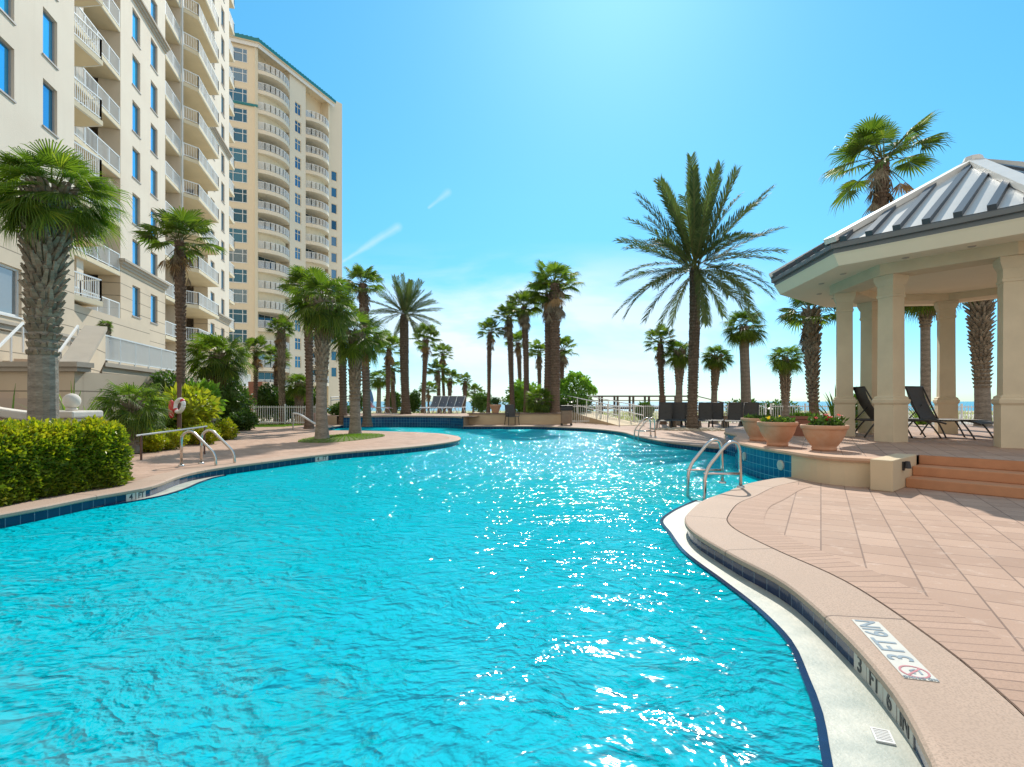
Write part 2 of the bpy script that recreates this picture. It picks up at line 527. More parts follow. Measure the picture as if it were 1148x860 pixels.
def mat_water():
    m, t, out = newmat('pool_water')
    co = coords(t)
    warp = t.node('ShaderNodeTexNoise', i_Vector=co, i_Scale=0.9, i_Detail=2.0)
    wv = t.node('ShaderNodeVectorMath', operation='MULTIPLY_ADD', i_0=warp.outputs['Color'], i_1=(0.5, 0.5, 0), i_2=co)
    st = t.node('ShaderNodeMapping', i_Vector=wv.outputs[0]); st.inputs['Scale'].default_value = (0.95, 1.12, 1); st.inputs['Rotation'].default_value = (0, 0, R(-14))
    a = t.node('ShaderNodeTexNoise', i_Vector=st.outputs[0], i_Scale=1.7, i_Detail=1.0)
    b = t.node('ShaderNodeTexNoise', i_Vector=st.outputs[0], i_Scale=5.2, i_Detail=2.0, i_Roughness=0.55)
    c = t.node('ShaderNodeTexNoise', i_Vector=st.outputs[0], i_Scale=15.0, i_Detail=2.0, i_Roughness=0.5)
    e_ = t.node('ShaderNodeTexNoise', i_Vector=st.outputs[0], i_Scale=42.0, i_Detail=1.0)
    # sharpen the middle octave to crests
    bb = t.math('SUBTRACT', 1.0, t.math('ABSOLUTE', t.math('MULTIPLY_ADD', b.outputs[0], 2.0, -1.0)))
    # the open middle of the pool is ruffled by the breeze, the sheltered near end is calmer
    py_ = t.node('ShaderNodeSeparateXYZ', i_0=co).outputs[1]
    ruf = t.node('ShaderNodeMapRange', i_0=py_, i_1=3.0, i_2=12.0, i_3=0.55, i_4=2.1).outputs[0]
    h = t.math('ADD', t.math('MULTIPLY', a.outputs[0], 0.085), t.math('MULTIPLY', ruf, t.math('ADD', t.math('MULTIPLY', b.outputs[0], 0.050), t.math('MULTIPLY', c.outputs[0], 0.011))))
    bp = t.node('ShaderNodeBump', i_Height=h, i_Distance=1.0, i_Strength=1.0)
    hb = t.math('ADD', t.math('MULTIPLY', a.outputs[0], 0.12), t.math('ADD', t.math('MULTIPLY', bb, 0.072), t.math('ADD', t.math('MULTIPLY', c.outputs[0], 0.044), t.math('MULTIPLY', e_.outputs[0], 0.010))))
    bp2 = t.node('ShaderNodeBump', i_Height=hb, i_Distance=1.0, i_Strength=1.0)
    tr = t.node('ShaderNodeBsdfTransparent', i_Color=rgb((0.03, 0.80, 0.92)))
    df = t.node('ShaderNodeBsdfDiffuse', i_Color=rgb((0.0, 0.53, 0.63)))
    t.l.new(bp2.outputs[0], df.inputs['Normal'])
    body = t.node('ShaderNodeMixShader', i_0=0.75, i_1=tr.outputs[0], i_2=df.outputs[0])
    gl = t.node('ShaderNodeBsdfGlossy', i_Color=rgb((1, 1, 1)), i_Roughness=0.075)
    t.l.new(bp.outputs[0], gl.inputs['Normal'])
    fr = t.node('ShaderNodeFresnel', i_IOR=1.33); t.l.new(bp.outputs[0], fr.inputs['Normal'])
    mx = t.node('ShaderNodeMixShader', i_0=t.math('MINIMUM', t.math('MULTIPLY', fr.outputs[0], 0.5), 0.10), i_1=body.outputs[0], i_2=gl.outputs[0])
    t.l.new(mx.outputs[0], out.inputs[0])
    return m


M_water = mat_water()
mb = MB()
fill(mb, offset(whole + [whole[0]], 0.031)[:-1], z=WZ)
structure(mb, 'pool_water', M_water)

# pale shelf at the water line in front of the near coping and by the left steps
def ledge(outer, inner_path, name):
    mb = MB()
    inner = inner_path
    poly = [Vector(p) for p in outer] + [Vector(p) for p in inner][::-1]
    fill(mb, poly, z=-0.158)
    oo = list(outer)
    for i in range(len(oo) - 1):
        a, b = oo[i], oo[i + 1]
        mb.add([(a[0], a[1], -0.158), (b[0], b[1], -0.158), (b[0], b[1], -0.5), (a[0], a[1], -0.5)], [(0, 1, 2, 3)], 0)
    structure(mb, name, M_ledge)
    # dark tile nosing
    mb = MB()
    strip(mb, oo, [(0.028, -0.154, 0.0), (-0.008, -0.154, 0.03), (-0.008, -0.42, 0.30)])
    structure(mb, name.replace('shelf', 'nosing'), M_nose)


M_nose = plain('nosing_tile', (0.004, 0.022, 0.085), 0.15, 0.3, 20)
lo = catmull([(2.62, 7.62), (2.25, 7.15), (1.98, 6.75), (1.75, 6.3), (1.68, 5.75), (1.60, 5.0), (1.64, 4.21), (1.66, 3.67), (1.62, 3.16), (1.49, 2.74), (1.375, 2.42), (1.21, 2.07), (1.0, 1.6), (0.7, 0.9), (0.5, 0.2)], 0.12)
li = offset(secE, 0.03)
i0 = min(range(len(li)), key=lambda i: (li[i] - Vector((2.72, 7.55))).length)
i1 = min(range(len(li)), key=lambda i: (li[i] - Vector((0.93, 0.2))).length)
ledge(lo, li[i0:i1 + 1], 'pool_shelf')
lo2 = catmull([(-5.50, 7.2), (-5.30, 7.7), (-5.22, 8.1), (-5.28, 8.7), (-5.42, 9.3), (-5.50, 9.9), (-5.45, 10.2)], 0.12)
lA = offset(secA, 0.03)
i0 = min(range(len(lA)), key=lambda i: (lA[i] - Vector((-5.54, 7.1))).length)
i1 = min(range(len(lA)), key=lambda i: (lA[i] - Vector((-5.55, 10.25))).length)
ledge(lo2, lA[i0:i1 + 1], 'entry_shelf')

# deck with the pool cut out
hole = offset(secA, CW + 0.008)[:-1] + [p for p in offset(secB, -0.02)][1:-1] + offset(secC, CW + 0.008)[:-1] + offset(secD, 0.3)[2:-2] + offset(secE, CW + 0.008)[1:-1]
mb = MB()
fill(mb, [(-26, -7), (24, -7), (24, 31.5), (-26, 31.5)], [hole], z=0.0)
structure(mb, 'pool_deck', M_paver)
mb = MB()
mb.box(-26, 24, -7, 31.5, -0.34, -0.30)
mb.v, mb.f, mb.m = [], [], []
strip(mb, [(-26, -7), (-26, 31.5), (24, 31.5), (24, -7)], [(0, 0.0, 0), (0, -0.5, 0.4)])
structure(mb, 'deck_edge', M_stuccod)
mb = MB()
strip(mb, secE[6:-6], [(CW + 0.010, 0.004, 0.0), (CW + 0.36, 0.004, 0.35)])
structure(mb, 'brick_border', M_border)

# sand, dunes and sea out to the horizon
mb = MB()
ys = [-60, -7, 31.4, 36, 42, 50, 60, 75, 95, 130, 175, 230]
xs = [-400, -120, -60, -26, -18, -10, -2, 6, 14, 24, 36, 60, 120, 400]
def gzz(x, y):
    if y <= 31.5: return -1.5 if -26 <= x <= 24 and -7 <= y <= 31.4 else -0.3
    b = -0.12 - (y - 31) * 0.012
    return b + 0.35 * math.exp(-((y - 60) / 16) ** 2) * (0.6 + 0.6 * noise.noise((x * 0.05, y * 0.06, 1.3)))
g = [[(x, y, gzz(x, y)) for x in xs] for y in ys]
vs = [p for r in g for p in r]
nx = len(xs)
mb.add(vs, [(j * nx + i, j * nx + i + 1, (j + 1) * nx + i + 1, (j + 1) * nx + i) for j in range(len(ys) - 1) for i in range(nx - 1)])
structure(mb, 'sand', M_sand, smooth=True)
m, t, out = newmat('sea')
co = coords(t)
n = t.node('ShaderNodeTexNoise', i_Vector=co, i_Scale=0.35, i_Detail=4.0)
b = t.node('ShaderNodeBsdfPrincipled', i_Base_Color=rgb((0.02, 0.20, 0.26)), i_Roughness=0.25)
bp = t.node('ShaderNodeBump', i_Height=n.outputs[0], i_Distance=1.0, i_Strength=0.8)
t.l.new(bp.outputs[0], b.inputs['Normal']); t.l.new(b.outputs[0], out.inputs[0])
mb = MB(); mb.add([(-9000, 150, -1.75), (9000, 150, -1.75), (9000, 15000, -1.75), (-9000, 15000, -1.75)], [(0, 1, 2, 3)])
structure(mb, 'sea', m)

# ------------------------------------------------------------------ raised platform under the pavilion
PH = 0.42
cu, cn = Vector((0.66, -0.751)), Vector((-0.751, -0.66))
K = Vector((5.23, 7.35))
pedge = [(5.75, 14.4), (5.6, 13.2), (5.0, 12.0), (4.65, 10.9), (4.55, 9.8), (4.62, 8.85), (4.70, 8.25), (4.92, 7.92), (5.32, 7.70)]
pe = catmull(pedge, 0.15)
S0 = K - cn * 1.405
S1 = S0 + cu * 5.2
ptop = [Vector(p) for p in pe] + [K - cn * 0.5, S0, S1, Vector((21, S1.y)), Vector((21, 19.0)), Vector((8.6, 19.0)), Vector((6.6, 16.6))]
mb = MB()
fill(mb, ptop, z=PH)
structure(mb, 'pavilion_terrace', M_paver)
# blue tile face over the water, plain stucco where the deck meets it
nb = max(i for i, p in enumerate(pe) if p.y > 8.82)
mb = MB(); strip(mb, pe[:nb + 1], [(0.0, PH - 0.035, 0.0), (0.0, -0.4, 0.82)])
structure(mb, 'terrace_tile_face', M_walltile)
mb = MB(); strip(mb, pe[nb:], [(0.0, PH - 0.035, 0.0), (0.0, -0.35, 0.8)])
structure(mb, 'terrace_face', M_stucco)
mb = MB(); strip(mb, pe, [(0.05, PH - 0.062, 0), (-0.035, PH - 0.06, 0.05), (-0.05, PH - 0.03, 0.08), (-0.035, PH + 0.002, 0.1), (0.28, PH + 0.004, 0.5)])
structure(mb, 'terrace_coping', M_tcop)
mb = MB()
strip(mb, [(6.6, 16.6), (8.6, 19.0), (21, 19.0)], [(0, PH, 0), (0, -0.3, 0.7)])
strip(mb, [(5.75, 14.4), (6.6, 16.6)], [(0, PH, 0), (0, -0.3, 0.7)])
structure(mb, 'terrace_back_face', M_stucco)

# steps
def ob(mb, o, a0, a1, b0, b1, z0, z1, mi=0):
    """box in the (cu, -cn) frame from origin o"""
    vs = []
    for z in (z0, z1):
        for b_ in (b0, b1):
            for a_ in (a0, a1):
                p = o + cu * a_ - cn * b_
                vs.append((p.x, p.y, z))
    mb.hexa(vs, mi)


st = thing('terrace_steps', 'three wide terracotta coloured steps leading up to the pavilion terrace', 'steps', (*(K - cn * 0.645), 0))
for i in range(3):
    mb = MB()
    ob(mb, K, 0.003, 5.2, 0.645 + 0.38 * i, 1.44, 0.14 * i, 0.14 * (i + 1) + (0.002 if i == 2 else 0))
    mb.build('step', M_tread, st, bevel=0.012)
ck = thing('stair_cheek_block', 'low cream stucco block beside the terracotta steps with a small black lamp on it', 'wall block', (K.x, K.y, 0))
mb = MB(); ob(mb, K, -0.27, 0.0, 0.0, 1.3, 0, PH + 0.015)
mb.build('block', M_stucco, ck, bevel=0.012)
mb = MB()
c = K - cn * 0.50 + cu * 0.012
Mx = Matrix(((-cn.x, cu.x, 0, c.x), (-cn.y, cu.y, 0, c.y), (0, 0, 1, 0.33), (0, 0, 0, 1)))
mb.box(-0.035, 0.035, -0.012, 0.01, -0.07, 0.055, 0, Mx)
mb.lathe([(0.0, 0.05), (0.03, 0.05), (0.05, -0.05), (0.0, -0.05)], 12, (c.x + cu.x * 0.045, c.y + cu.y * 0.045, 0.345))
mb.build('step_lamp', M_black, ck)
# two round pool lights in the blue tile face
for (px, py) in ((866, 512), (842, 508)):
    pass
lights = [((4.585, 9.15), 0.16), ((4.60, 10.55), 0.16)]
for k, ((x, y), z) in enumerate(lights):
    i = min(range(len(pe)), key=lambda i: (pe[i] - Vector((x, y))).length)
    p = pe[i]; tt = (pe[i + 1] - pe[i - 1]).normalized(); nn = Vector((tt.y, -tt.x))
    mb = MB()
    M4 = Matrix(((tt.x, 0, nn.x, p.x), (tt.y, 0, nn.y, p.y), (0, 1, 0, z), (0, 0, 0, 1)))
    b0 = len(mb.v)
    mb.lathe([(0.0, 0.03), (0.07, 0.028), (0.085, 0.02), (0.09, 0.0)], 20)
    mb.v = [tuple(M4 @ Vector(v)) for v in mb.v]
    o = mb.build('pool_jet_cover', M_ledge)
    tag(o, ('round pale cover in the blue tile face nearest the cream wall' if k == 0 else 'round pale cover in the blue tile face nearest the pool ladder'), 'pool fitting', 'round covers in the blue tiled wall')
# ------------------------------------------------------------------ buildings
def mat_facade():
    m, t, out = newmat('painted_facade')
    co = coords(t)
    n = t.node('ShaderNodeTexNoise', i_Vector=co, i_Scale=0.35, i_Detail=6.0)
    n2 = t.node('ShaderNodeTexNoise', i_Vector=co, i_Scale=30.0, i_Detail=3.0)
    st = t.node('ShaderNodeMapping', i_Vector=co); st.inputs['Scale'].default_value = (3.0, 3.0, 0.12)
    n3 = t.node('ShaderNodeTexNoise', i_Vector=st.outputs[0], i_Scale=1.0, i_Detail=4.0)
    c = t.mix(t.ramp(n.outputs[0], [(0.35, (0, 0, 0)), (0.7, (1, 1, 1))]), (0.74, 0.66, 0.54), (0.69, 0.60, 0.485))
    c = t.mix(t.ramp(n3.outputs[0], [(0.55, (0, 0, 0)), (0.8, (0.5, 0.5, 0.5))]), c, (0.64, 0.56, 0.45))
    b = t.node('ShaderNodeBsdfPrincipled', i_Base_Color=c, i_Roughness=0.85)
    bp = t.node('ShaderNodeBump', i_Height=n2.outputs[0], i_Distance=0.01, i_Strength=0.6)
    t.l.new(bp.outputs[0], b.inputs['Normal']); t.l.new(b.outputs[0], out.inputs[0])
    return m


def mat_rust(name, c, step=0.78):
    m, t, out = newmat(name)
    co = coords(t)
    sx = t.node('ShaderNodeSeparateXYZ', i_0=t.node('ShaderNodeNewGeometry').outputs['Position'])
    fr = t.math('FRACT', t.math('DIVIDE', sx.outputs[2], step))
    g = t.math('LESS_THAN', fr, 0.045)
    n = t.node('ShaderNodeTexNoise', i_Vector=co, i_Scale=0.6, i_Detail=6.0)
    cc = t.mix(t.ramp(n.outputs[0], [(0.35, (0, 0, 0)), (0.7, (1, 1, 1))]), c, tuple(x * 0.9 for x in c))
    cc = t.mix(g, cc, tuple(x * 0.42 for x in c))
    b = t.node('ShaderNodeBsdfPrincipled', i_Base_Color=cc, i_Roughness=0.88)
    bp = t.node('ShaderNodeBump', i_Height=g, i_Distance=0.03, i_Strength=1.0, invert=True)
    t.l.new(bp.outputs[0], b.inputs['Normal']); t.l.new(b.outputs[0], out.inputs[0])
    return m


def mat_glass(name, c, metal=0.75, rough=0.06, curtain=0.0):
    m, t, out = newmat(name)
    oi = t.node('ShaderNodeObjectInfo')
    cc = t.node('ShaderNodeHueSaturation', i_Color=rgb(c), i_Value=t.math('MULTIPLY_ADD', oi.outputs['Random'], 0.7, 0.65)).outputs[0]
    cc = t.mix(t.math('MULTIPLY', t.math('GREATER_THAN', t.math('FRACT', t.math('MULTIPLY', oi.outputs['Random'], 7.3)), 0.74), curtain), cc, (0.40, 0.42, 0.42))
    b = t.node('ShaderNodeBsdfPrincipled', i_Base_Color=cc, i_Roughness=rough, i_Metallic=metal)
    n = t.node('ShaderNodeTexNoise', i_Vector=coords(t), i_Scale=0.7, i_Detail=1.0)
    bp = t.node('ShaderNodeBump', i_Height=n.outputs[0], i_Distance=0.03, i_Strength=0.5)
    t.l.new(bp.outputs[0], b.inputs['Normal']); t.l.new(b.outputs[0], out.inputs[0])
    return m


M_fac = mat_facade()
M_rust = mat_rust('rusticated_base', (0.66, 0.55, 0.41))
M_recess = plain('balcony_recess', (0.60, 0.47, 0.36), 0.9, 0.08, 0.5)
M_cornice = plain('cornice_stone', (0.46, 0.41, 0.34), 0.85, 0.12, 1.5)
M_glass = mat_glass('blue_window_glass', (0.07, 0.48, 0.85), curtain=0.12)
M_dglass = mat_glass('dark_door_glass', (0.05, 0.10, 0.13), 0.5, curtain=0.7)
M_frame = plain('window_frame_paint', (0.42, 0.40, 0.38), 0.6)
M_soffit = plain('balcony_soffit', (0.74, 0.64, 0.45), 0.9, 0.1, 1.0)
M_rail = plain('white_railing', (0.80, 0.83, 0.84), 0.4, 0.04, 2)


class Fac:
    def __init__(s, ox, oy, ux, uy, flip=1):
        L = math.hypot(ux, uy); s.o = Vector((ox, oy)); s.u = Vector((ux / L, uy / L)); s.n = Vector((s.u.y, -s.u.x)) * flip

    def P(s, a, off, z):
        p = s.o + s.u * a + s.n * off
        return (p.x, p.y, z)

    def box(s, mb, a0, a1, o0, o1, z0, z1, mi=0):
        mb.hexa([s.P(a, o, z) for z in (z0, z1) for o in (o0, o1) for a in (a0, a1)], mi)

    def wall(s, mb, a0, a1, z0, z1, holes, off=0.0, depth=0.22, mi=0, back=1.2):
        """front wall with real openings, reveals, two ends and a top"""
        A = sorted({a0, a1, *[h[0] for h in holes], *[h[1] for h in holes]})
        Z = sorted({z0, z1, *[h[2] for h in holes], *[h[3] for h in holes]})
        for i in range(len(A) - 1):
            for j in range(len(Z) - 1):
                ca, cz = (A[i] + A[i + 1]) / 2, (Z[j] + Z[j + 1]) / 2
                if any(h[0] < ca < h[1] and h[2] < cz < h[3] for h in holes): continue
                mb.add([s.P(A[i], off, Z[j]), s.P(A[i + 1], off, Z[j]), s.P(A[i + 1], off, Z[j + 1]), s.P(A[i], off, Z[j + 1])], [(0, 1, 2, 3)], mi)
        for a, b, c, d in holes:
            for q in (((a, c), (b, c)), ((b, c), (b, d)), ((b, d), (a, d)), ((a, d), (a, c))):
                (p0, r0), (p1, r1) = q
                mb.add([s.P(p0, off, r0), s.P(p1, off, r1), s.P(p1, off - depth, r1), s.P(p0, off - depth, r0)], [(0, 1, 2, 3)], mi)
        for a in (a0, a1):
            mb.add([s.P(a, off, z0), s.P(a, off - back, z0), s.P(a, off - back, z1), s.P(a, off, z1)], [(0, 1, 2, 3)], mi)
        mb.add([s.P(a0, off, z1), s.P(a1, off, z1), s.P(a1, off - back, z1), s.P(a0, off - back, z1)], [(0, 1, 2, 3)], mi)


def window(Fc, a0, a1, z0, z1, off, root, fw=0.06, mull=(), mullz=(), mats=None, sill=True, arch=0):
    """window part = frame, pane as its sub-part"""
    mb = MB()
    for a, b in ((a0, a0 + fw), (a1 - fw, a1)): Fc.box(mb, a, b, off - 0.2, off - 0.10, z0, z1)
    for c, d in ((z0, z0 + fw), (z1 - fw, z1)): Fc.box(mb, a0 + fw, a1 - fw, off - 0.2, off - 0.101, c, d)
    for q in mull: Fc.box(mb, q - fw / 2, q + fw / 2, off - 0.19, off - 0.102, z0 + fw, z1 - fw)
    for q in mullz: Fc.box(mb, a0 + fw, a1 - fw, off - 0.19, off - 0.103, q - fw / 2, q + fw / 2)
    if sill: Fc.box(mb, a0 - 0.05, a1 + 0.05, off - 0.15, off + 0.05, z0 - 0.07, z0 - 0.002)
    wn = mb.build('window', mats[0] if mats else M_frame, root)
    mb = MB()
    mb.add([Fc.P(a0 + fw * .5, off - 0.16, z0 + fw * .5), Fc.P(a1 - fw * .5, off - 0.16, z0 + fw * .5), Fc.P(a1 - fw * .5, off - 0.16, z1 - fw * .5), Fc.P(a0 + fw * .5, off - 0.16, z1 - fw * .5)], [(0, 1, 2, 3)])
    mb.build('pane', mats[1] if mats else M_glass, wn)
    return wn


def railing(mb, pts, z, h=1.07, step=0.13, post=1.3, bw=0.022):
    """white rail along 2-D points: top and bottom rails, posts, balusters"""
    for (a, b) in zip(pts[:-1], pts[1:]):
        a, b = Vector(a), Vector(b)
        L = (b - a).length
        if L < 0.05: continue
        mb.bar((a.x, a.y, z + h), (b.x, b.y, z + h), 0.07, 0.06)
        mb.bar((a.x, a.y, z + 0.12), (b.x, b.y, z + 0.12), 0.05, 0.045)
        npst = max(1, round(L / post))
        for i in range(npst + 1):
            p = a.lerp(b, i / npst)
            mb.bar((p.x, p.y, z), (p.x, p.y, z + h - 0.03), 0.06, 0.06)
        if step:
            nb_ = max(1, int(L / step))
            for i in range(1, nb_):
                p = a.lerp(b, i / nb_)
                mb.bar((p.x, p.y, z + 0.13), (p.x, p.y, z + h - 0.03), bw, bw)


def balcony(Fc, poly, z, edge, root, thick=0.24, step=0.13, mats=None, h=1.07):
    """balcony part = slab, railing as its sub-part; poly and edge in (along, offset)"""
    mb = MB()
    pts = [Fc.P(a, o, 0)[:2] for a, o in poly]
    mb.prism(pts, z - thick, z, 0)
    bl = mb.build('balcony', mats[0] if mats else M_soffit, root)
    mb = MB()
    railing(mb, [Fc.P(a, o, 0)[:2] for a, o in edge], z + 0.003, h, step, 1.3, 0.022 if h < 1.1 else 0.055)
    e2 = [Fc.P(a, o + 0.012, 0)[:2] for a, o in edge]
    for a, b in zip(e2[:-1], e2[1:]):
        mb.bar((*a, z - thick / 2), (*b, z - thick / 2), 0.05, thick + 0.03)
    mb.build('railing', mats[1] if mats else M_rail, bl)
    return bl


def repeat(o, root, dzs):
    for d in dzs:
        c = dup(o, root); c.location = (o.location[0], o.location[1], o.location[2] + d)


B1 = Fac(-24.7, 34.8, -0.2567, 1.0)
FH = 3.02
b1 = thing('apartment_building', 'long off white apartment building with stacked white railed balconies, nearest on the left', 'building', (-24.7, 34.8, 0))
ZT = 50.4
tops = [8.85 + FH * k for k in range(14)]
# --- window wall one
w1 = [(0.05, 1.25), (3.0, 4.2)]
holes = [(a, b, tz - 2.0, tz) for a, b in w1 for tz in tops]
mb = MB(); B1.wall(mb, -1.65, 5.68, 9.85, ZT, [h for h in holes if h[2] > 9.8]); mb.build('wall', M_fac, b1, recalc=False)
mb = MB(); B1.wall(mb, -1.65, 5.68, 0.0, 9.85, [h for h in holes if h[2] < 9.8]); mb.build('base_wall', M_rust, b1, recalc=False)
for a, b in w1:
    o = window(B1, a, b, tops[0] - 2.0, tops[0], 0.0, b1)
    repeat(o, b1, [FH * k for k in range(1, 14)])
# --- window wall two
w2 = [(17.2, 18.5), (20.9, 22.1)]
holes = [(a, b, tz - 2.0, tz) for a, b in w2 for tz in tops]
mb = MB(); B1.wall(mb, 16.3, 23.95, 9.85, ZT, [h for h in holes if h[2] > 9.8]); mb.build('wall', M_fac, b1, recalc=False)
mb = MB(); B1.wall(mb, 16.3, 23.95, 0.0, 9.85, [h for h in holes if h[2] < 9.8]); mb.build('base_wall', M_rust, b1, recalc=False)
for a, b in w2:
    o = window(B1, a, b, tops[0] - 2.0, tops[0], 0.0, b1)
    repeat(o, b1, [FH * k for k in range(1, 14)])
# --- near wing, standing forward of the rest
OW = 1.74
w0 = [(-16.15, -14.95), (-13.1, -12.05)]
wt = [tops[2] + FH * k for k in range(0, 6)]
holes = [(a, b, tz - 2.0, tz) for a, b in w0 for tz in wt] + [(-16.15, -14.5, 4.55, 6.45), (-13.6, -12.3, 4.55, 6.45)]
mb = MB(); B1.wall(mb, -26.0, -10.67, 9.85, ZT, [h for h in holes if h[2] > 9.8], OW, 0.25, back=3.6); mb.build('wall', M_fac, b1, recalc=False)
mb = MB(); B1.wall(mb, -26.0, -10.67, 0.0, 9.85, [h for h in holes if h[2] < 9.8], OW, 0.25, back=3.6); mb.build('base_wall', M_rust, b1, recalc=False)
for a, b in w0:
    o = window(B1, a, b, wt[0] - 2.0, wt[0], OW, b1)
    repeat(o, b1, [FH * k for k in range(1, 6)])
for a, b in ((-16.15, -14.5), (-13.6, -12.3)): window(B1, a, b, 4.55, 6.45, OW, b1, fw=0.09, mats=(M_white, M_dglass))
# --- recessed bays: back walls and side returns
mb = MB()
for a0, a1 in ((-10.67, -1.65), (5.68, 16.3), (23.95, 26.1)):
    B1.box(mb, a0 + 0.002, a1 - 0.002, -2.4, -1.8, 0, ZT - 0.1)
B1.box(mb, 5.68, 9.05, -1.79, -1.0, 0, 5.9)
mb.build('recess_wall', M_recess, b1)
mb = MB()
B1.box(mb, -6.0, -5.3, -1.79, -0.32, 2.8, ZT - 0.2)
B1.box(mb, 8.95, 9.22, -1.79, 0.0, 2.8, ZT - 0.2)
B1.box(mb, -10.66, -1.66, -1.78, 1.6, 0, 5.85, 1)
B1.box(mb, 9.2, 16.29, -1.78, 0.3, 0, 5.85, 1)
mb.build('pier', [M_fac, M_rust], b1)
mb = MB()
mb.tube([B1.P(9.08, 0.10, 3.0), B1.P(9.08, 0.10, ZT)], 0.06, 8)
mb.build('downpipe', M_rail, b1)
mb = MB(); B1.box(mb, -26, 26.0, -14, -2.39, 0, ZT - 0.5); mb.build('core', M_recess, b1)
# --- balconies
F0 = 6.25
bal = [
    ([(-10.66, -1.79), (-10.66, 1.72), (-8.7, 2.06), (-8.3, 1.0), (-8.3, -1.79)], [(-10.6, 1.66), (-8.75, 1.98), (-8.36, 0.95), (-8.36, -0.2)]),
    ([(-8.28, -1.79), (-8.28, -0.1), (-1.68, 0.0), (-1.68, -1.79)], [(-8.2, -0.15), (-1.72, -0.05)]),
    ([(5.70, -1.79), (5.70, 0.02), (8.94, 0.02), (8.94, -1.79)], [(5.75, -0.04), (8.9, -0.04)]),
    ([(9.23, -1.79), (9.23, 0.15), (10.0, 1.05), (16.0, 1.05), (16.28, 0.0), (16.28, -1.79)], [(9.25, 0.1), (10.04, 0.98), (15.96, 0.98), (16.24, 0.05)]),
    ([(23.97, -1.79), (23.97, 0.05), (26.05, 0.05), (26.05, -1.79)], [(24.0, 0.0), (26.0, 0.0), (26.0, -1.7)]),
]
for poly, edge in bal:
    o = balcony(B1, poly, F0, edge, b1)
    repeat(o, b1, [FH * k for k in range(1, 14)])
# --- dark sliding doors in the recesses
for a0, a1 in ((-9.9, -7.0), (-4.8, -2.4), (6.2, 8.4), (11.0, 13.5), (24.4, 25.8)):
    mb = MB(); B1.box(mb, a0 - 0.08, a1 + 0.08, -1.80, -1.74, F0, F0 + 2.38)
    d_ = mb.build('sliding_door', M_frame, b1)
    mb = MB()
    mid = (a0 + a1) / 2
    B1.box(mb, a0, mid - 0.03, -1.739, -1.725, F0 + 0.05, F0 + 2.3); B1.box(mb, mid + 0.03, a1, -1.739, -1.725, F0 + 0.05, F0 + 2.3)
    mb.build('pane', M_dglass, d_)
    repeat(d_, b1, [FH * k for k in range(1, 14)])
# --- cornices
for a0, a1, of in ((-1.65, 5.68, 0), (16.3, 23.95, 0)):
    for zc in (9.9, 27.75):
        mb = MB()
        for k, (e, h0, h1) in enumerate(((0.10, -0.30, -0.12), (0.20, -0.119, 0.06), (0.32, 0.061, 0.20))):
            B1.box(mb, a0 - e * 0.6, a1 + e * 0.6, of - 0.02, of + e, zc + h0, zc + h1)
        mb.build('cornice', M_cornice, b1)
mb = MB()
for e, h0, h1 in ((0.08, -0.2, 0.0), (0.16, 0.001, 0.12)):
    B1.box(mb, -26, -10.67 + e, OW - 0.02, OW + e, 4.15 + h0, 4.15 + h1)
mb.build('cornice', M_cornice, b1)

# --- terrace in front of the building, with its stair
tr_ = thing('terrace_wall', 'beige stucco terrace wall with a white railing on top, running along the foot of the building', 'terrace', (-16.0, 20.9, 0))
TF = Fac(-16.0, 20.9, -0.2567, 1.0)
mb = MB()
TF.box(mb, 0.0, 9.05, -6.0, 0.0, -0.1, 2.78)
TF.box(mb, 9.9, 26, -6.0, 0.0, -0.1, 2.2)
mb.build('wall', M_rust, tr_)
mb = MB()
TF.box(mb, 9.75, 26.1, -6.05, 0.12, 2.2, 2.42); TF.box(mb, 0.02, 9.08, -6.0, 0.10, 2.62, 2.781)
mb.build('wall_cap', M_cornice, tr_)
mb = MB(); railing(mb, [TF.P(0.15, -0.06, 0)[:2], TF.P(9.0, -0.06, 0)[:2]], 2.79, 1.08, 0.105, 1.55, 0.03); mb.build('railing', M_rail, tr_)
mb = MB(); railing(mb, [TF.P(16, -0.06, 0)[:2], TF.P(25.9, -0.06, 0)[:2]], 2.43, 1.08, 0.12, 1.55, 0.03); mb.build('railing', M_rail, tr_)
mb = MB(); TF.box(mb, 5.2, 8.6, -5.995, -5.0, 2.79, 4.6); mb.build('recess_panel', plain('brick_red', (0.42, 0.22, 0.15), 0.9), tr_)
stw = thing('stair_wall', 'beige stair landing wall with sloping parapet and moulded cap behind the big palm at left', 'stair wall', (-14.0, 17.0, 0))
mb = MB()
mb.box(-20.5, -13.9, 17.0, 17.35, 0, 2.2)
mb.box(-14.25, -13.9, 17.34, 20.9, 0, 2.2)
mb.build('wall', M_rust, stw)
mb = MB()
mb.box(-20.6, -13.72, 16.88, 17.45, 2.2, 2.34); mb.box(-20.7, -13.66, 16.80, 17.5, 2.341, 2.50)
mb.build('wall_cap', M_cornice, stw)
mb = MB()
pA, pB = Vector((-14.05, 17.4, 2.45)), Vector((-16.0, 20.9, 4.15))
d_ = Vector((pB.x - pA.x, pB.y - pA.y, 0)).normalized(); n_ = Vector((d_.y, -d_.x, 0))
def slab(mb, pA, pB, off0, off1, h0, h1, mi=0):
    vs = []
    for hz in (h0, h1):
        for o_ in (off0, off1):
            for p in (pA, pB): vs.append(p + n_ * o_ + Vector((0, 0, hz)))
    mb.hexa(vs, mi)
slab(mb, pA, pB, -0.45, 0.10, -1.3, -0.12)
mb.build('parapet', M_rust, stw)
mb = MB(); slab(mb, pA, pB, -0.55, 0.16, -0.119, 0.03)
mb.build('parapet_cap', M_cornice, stw)
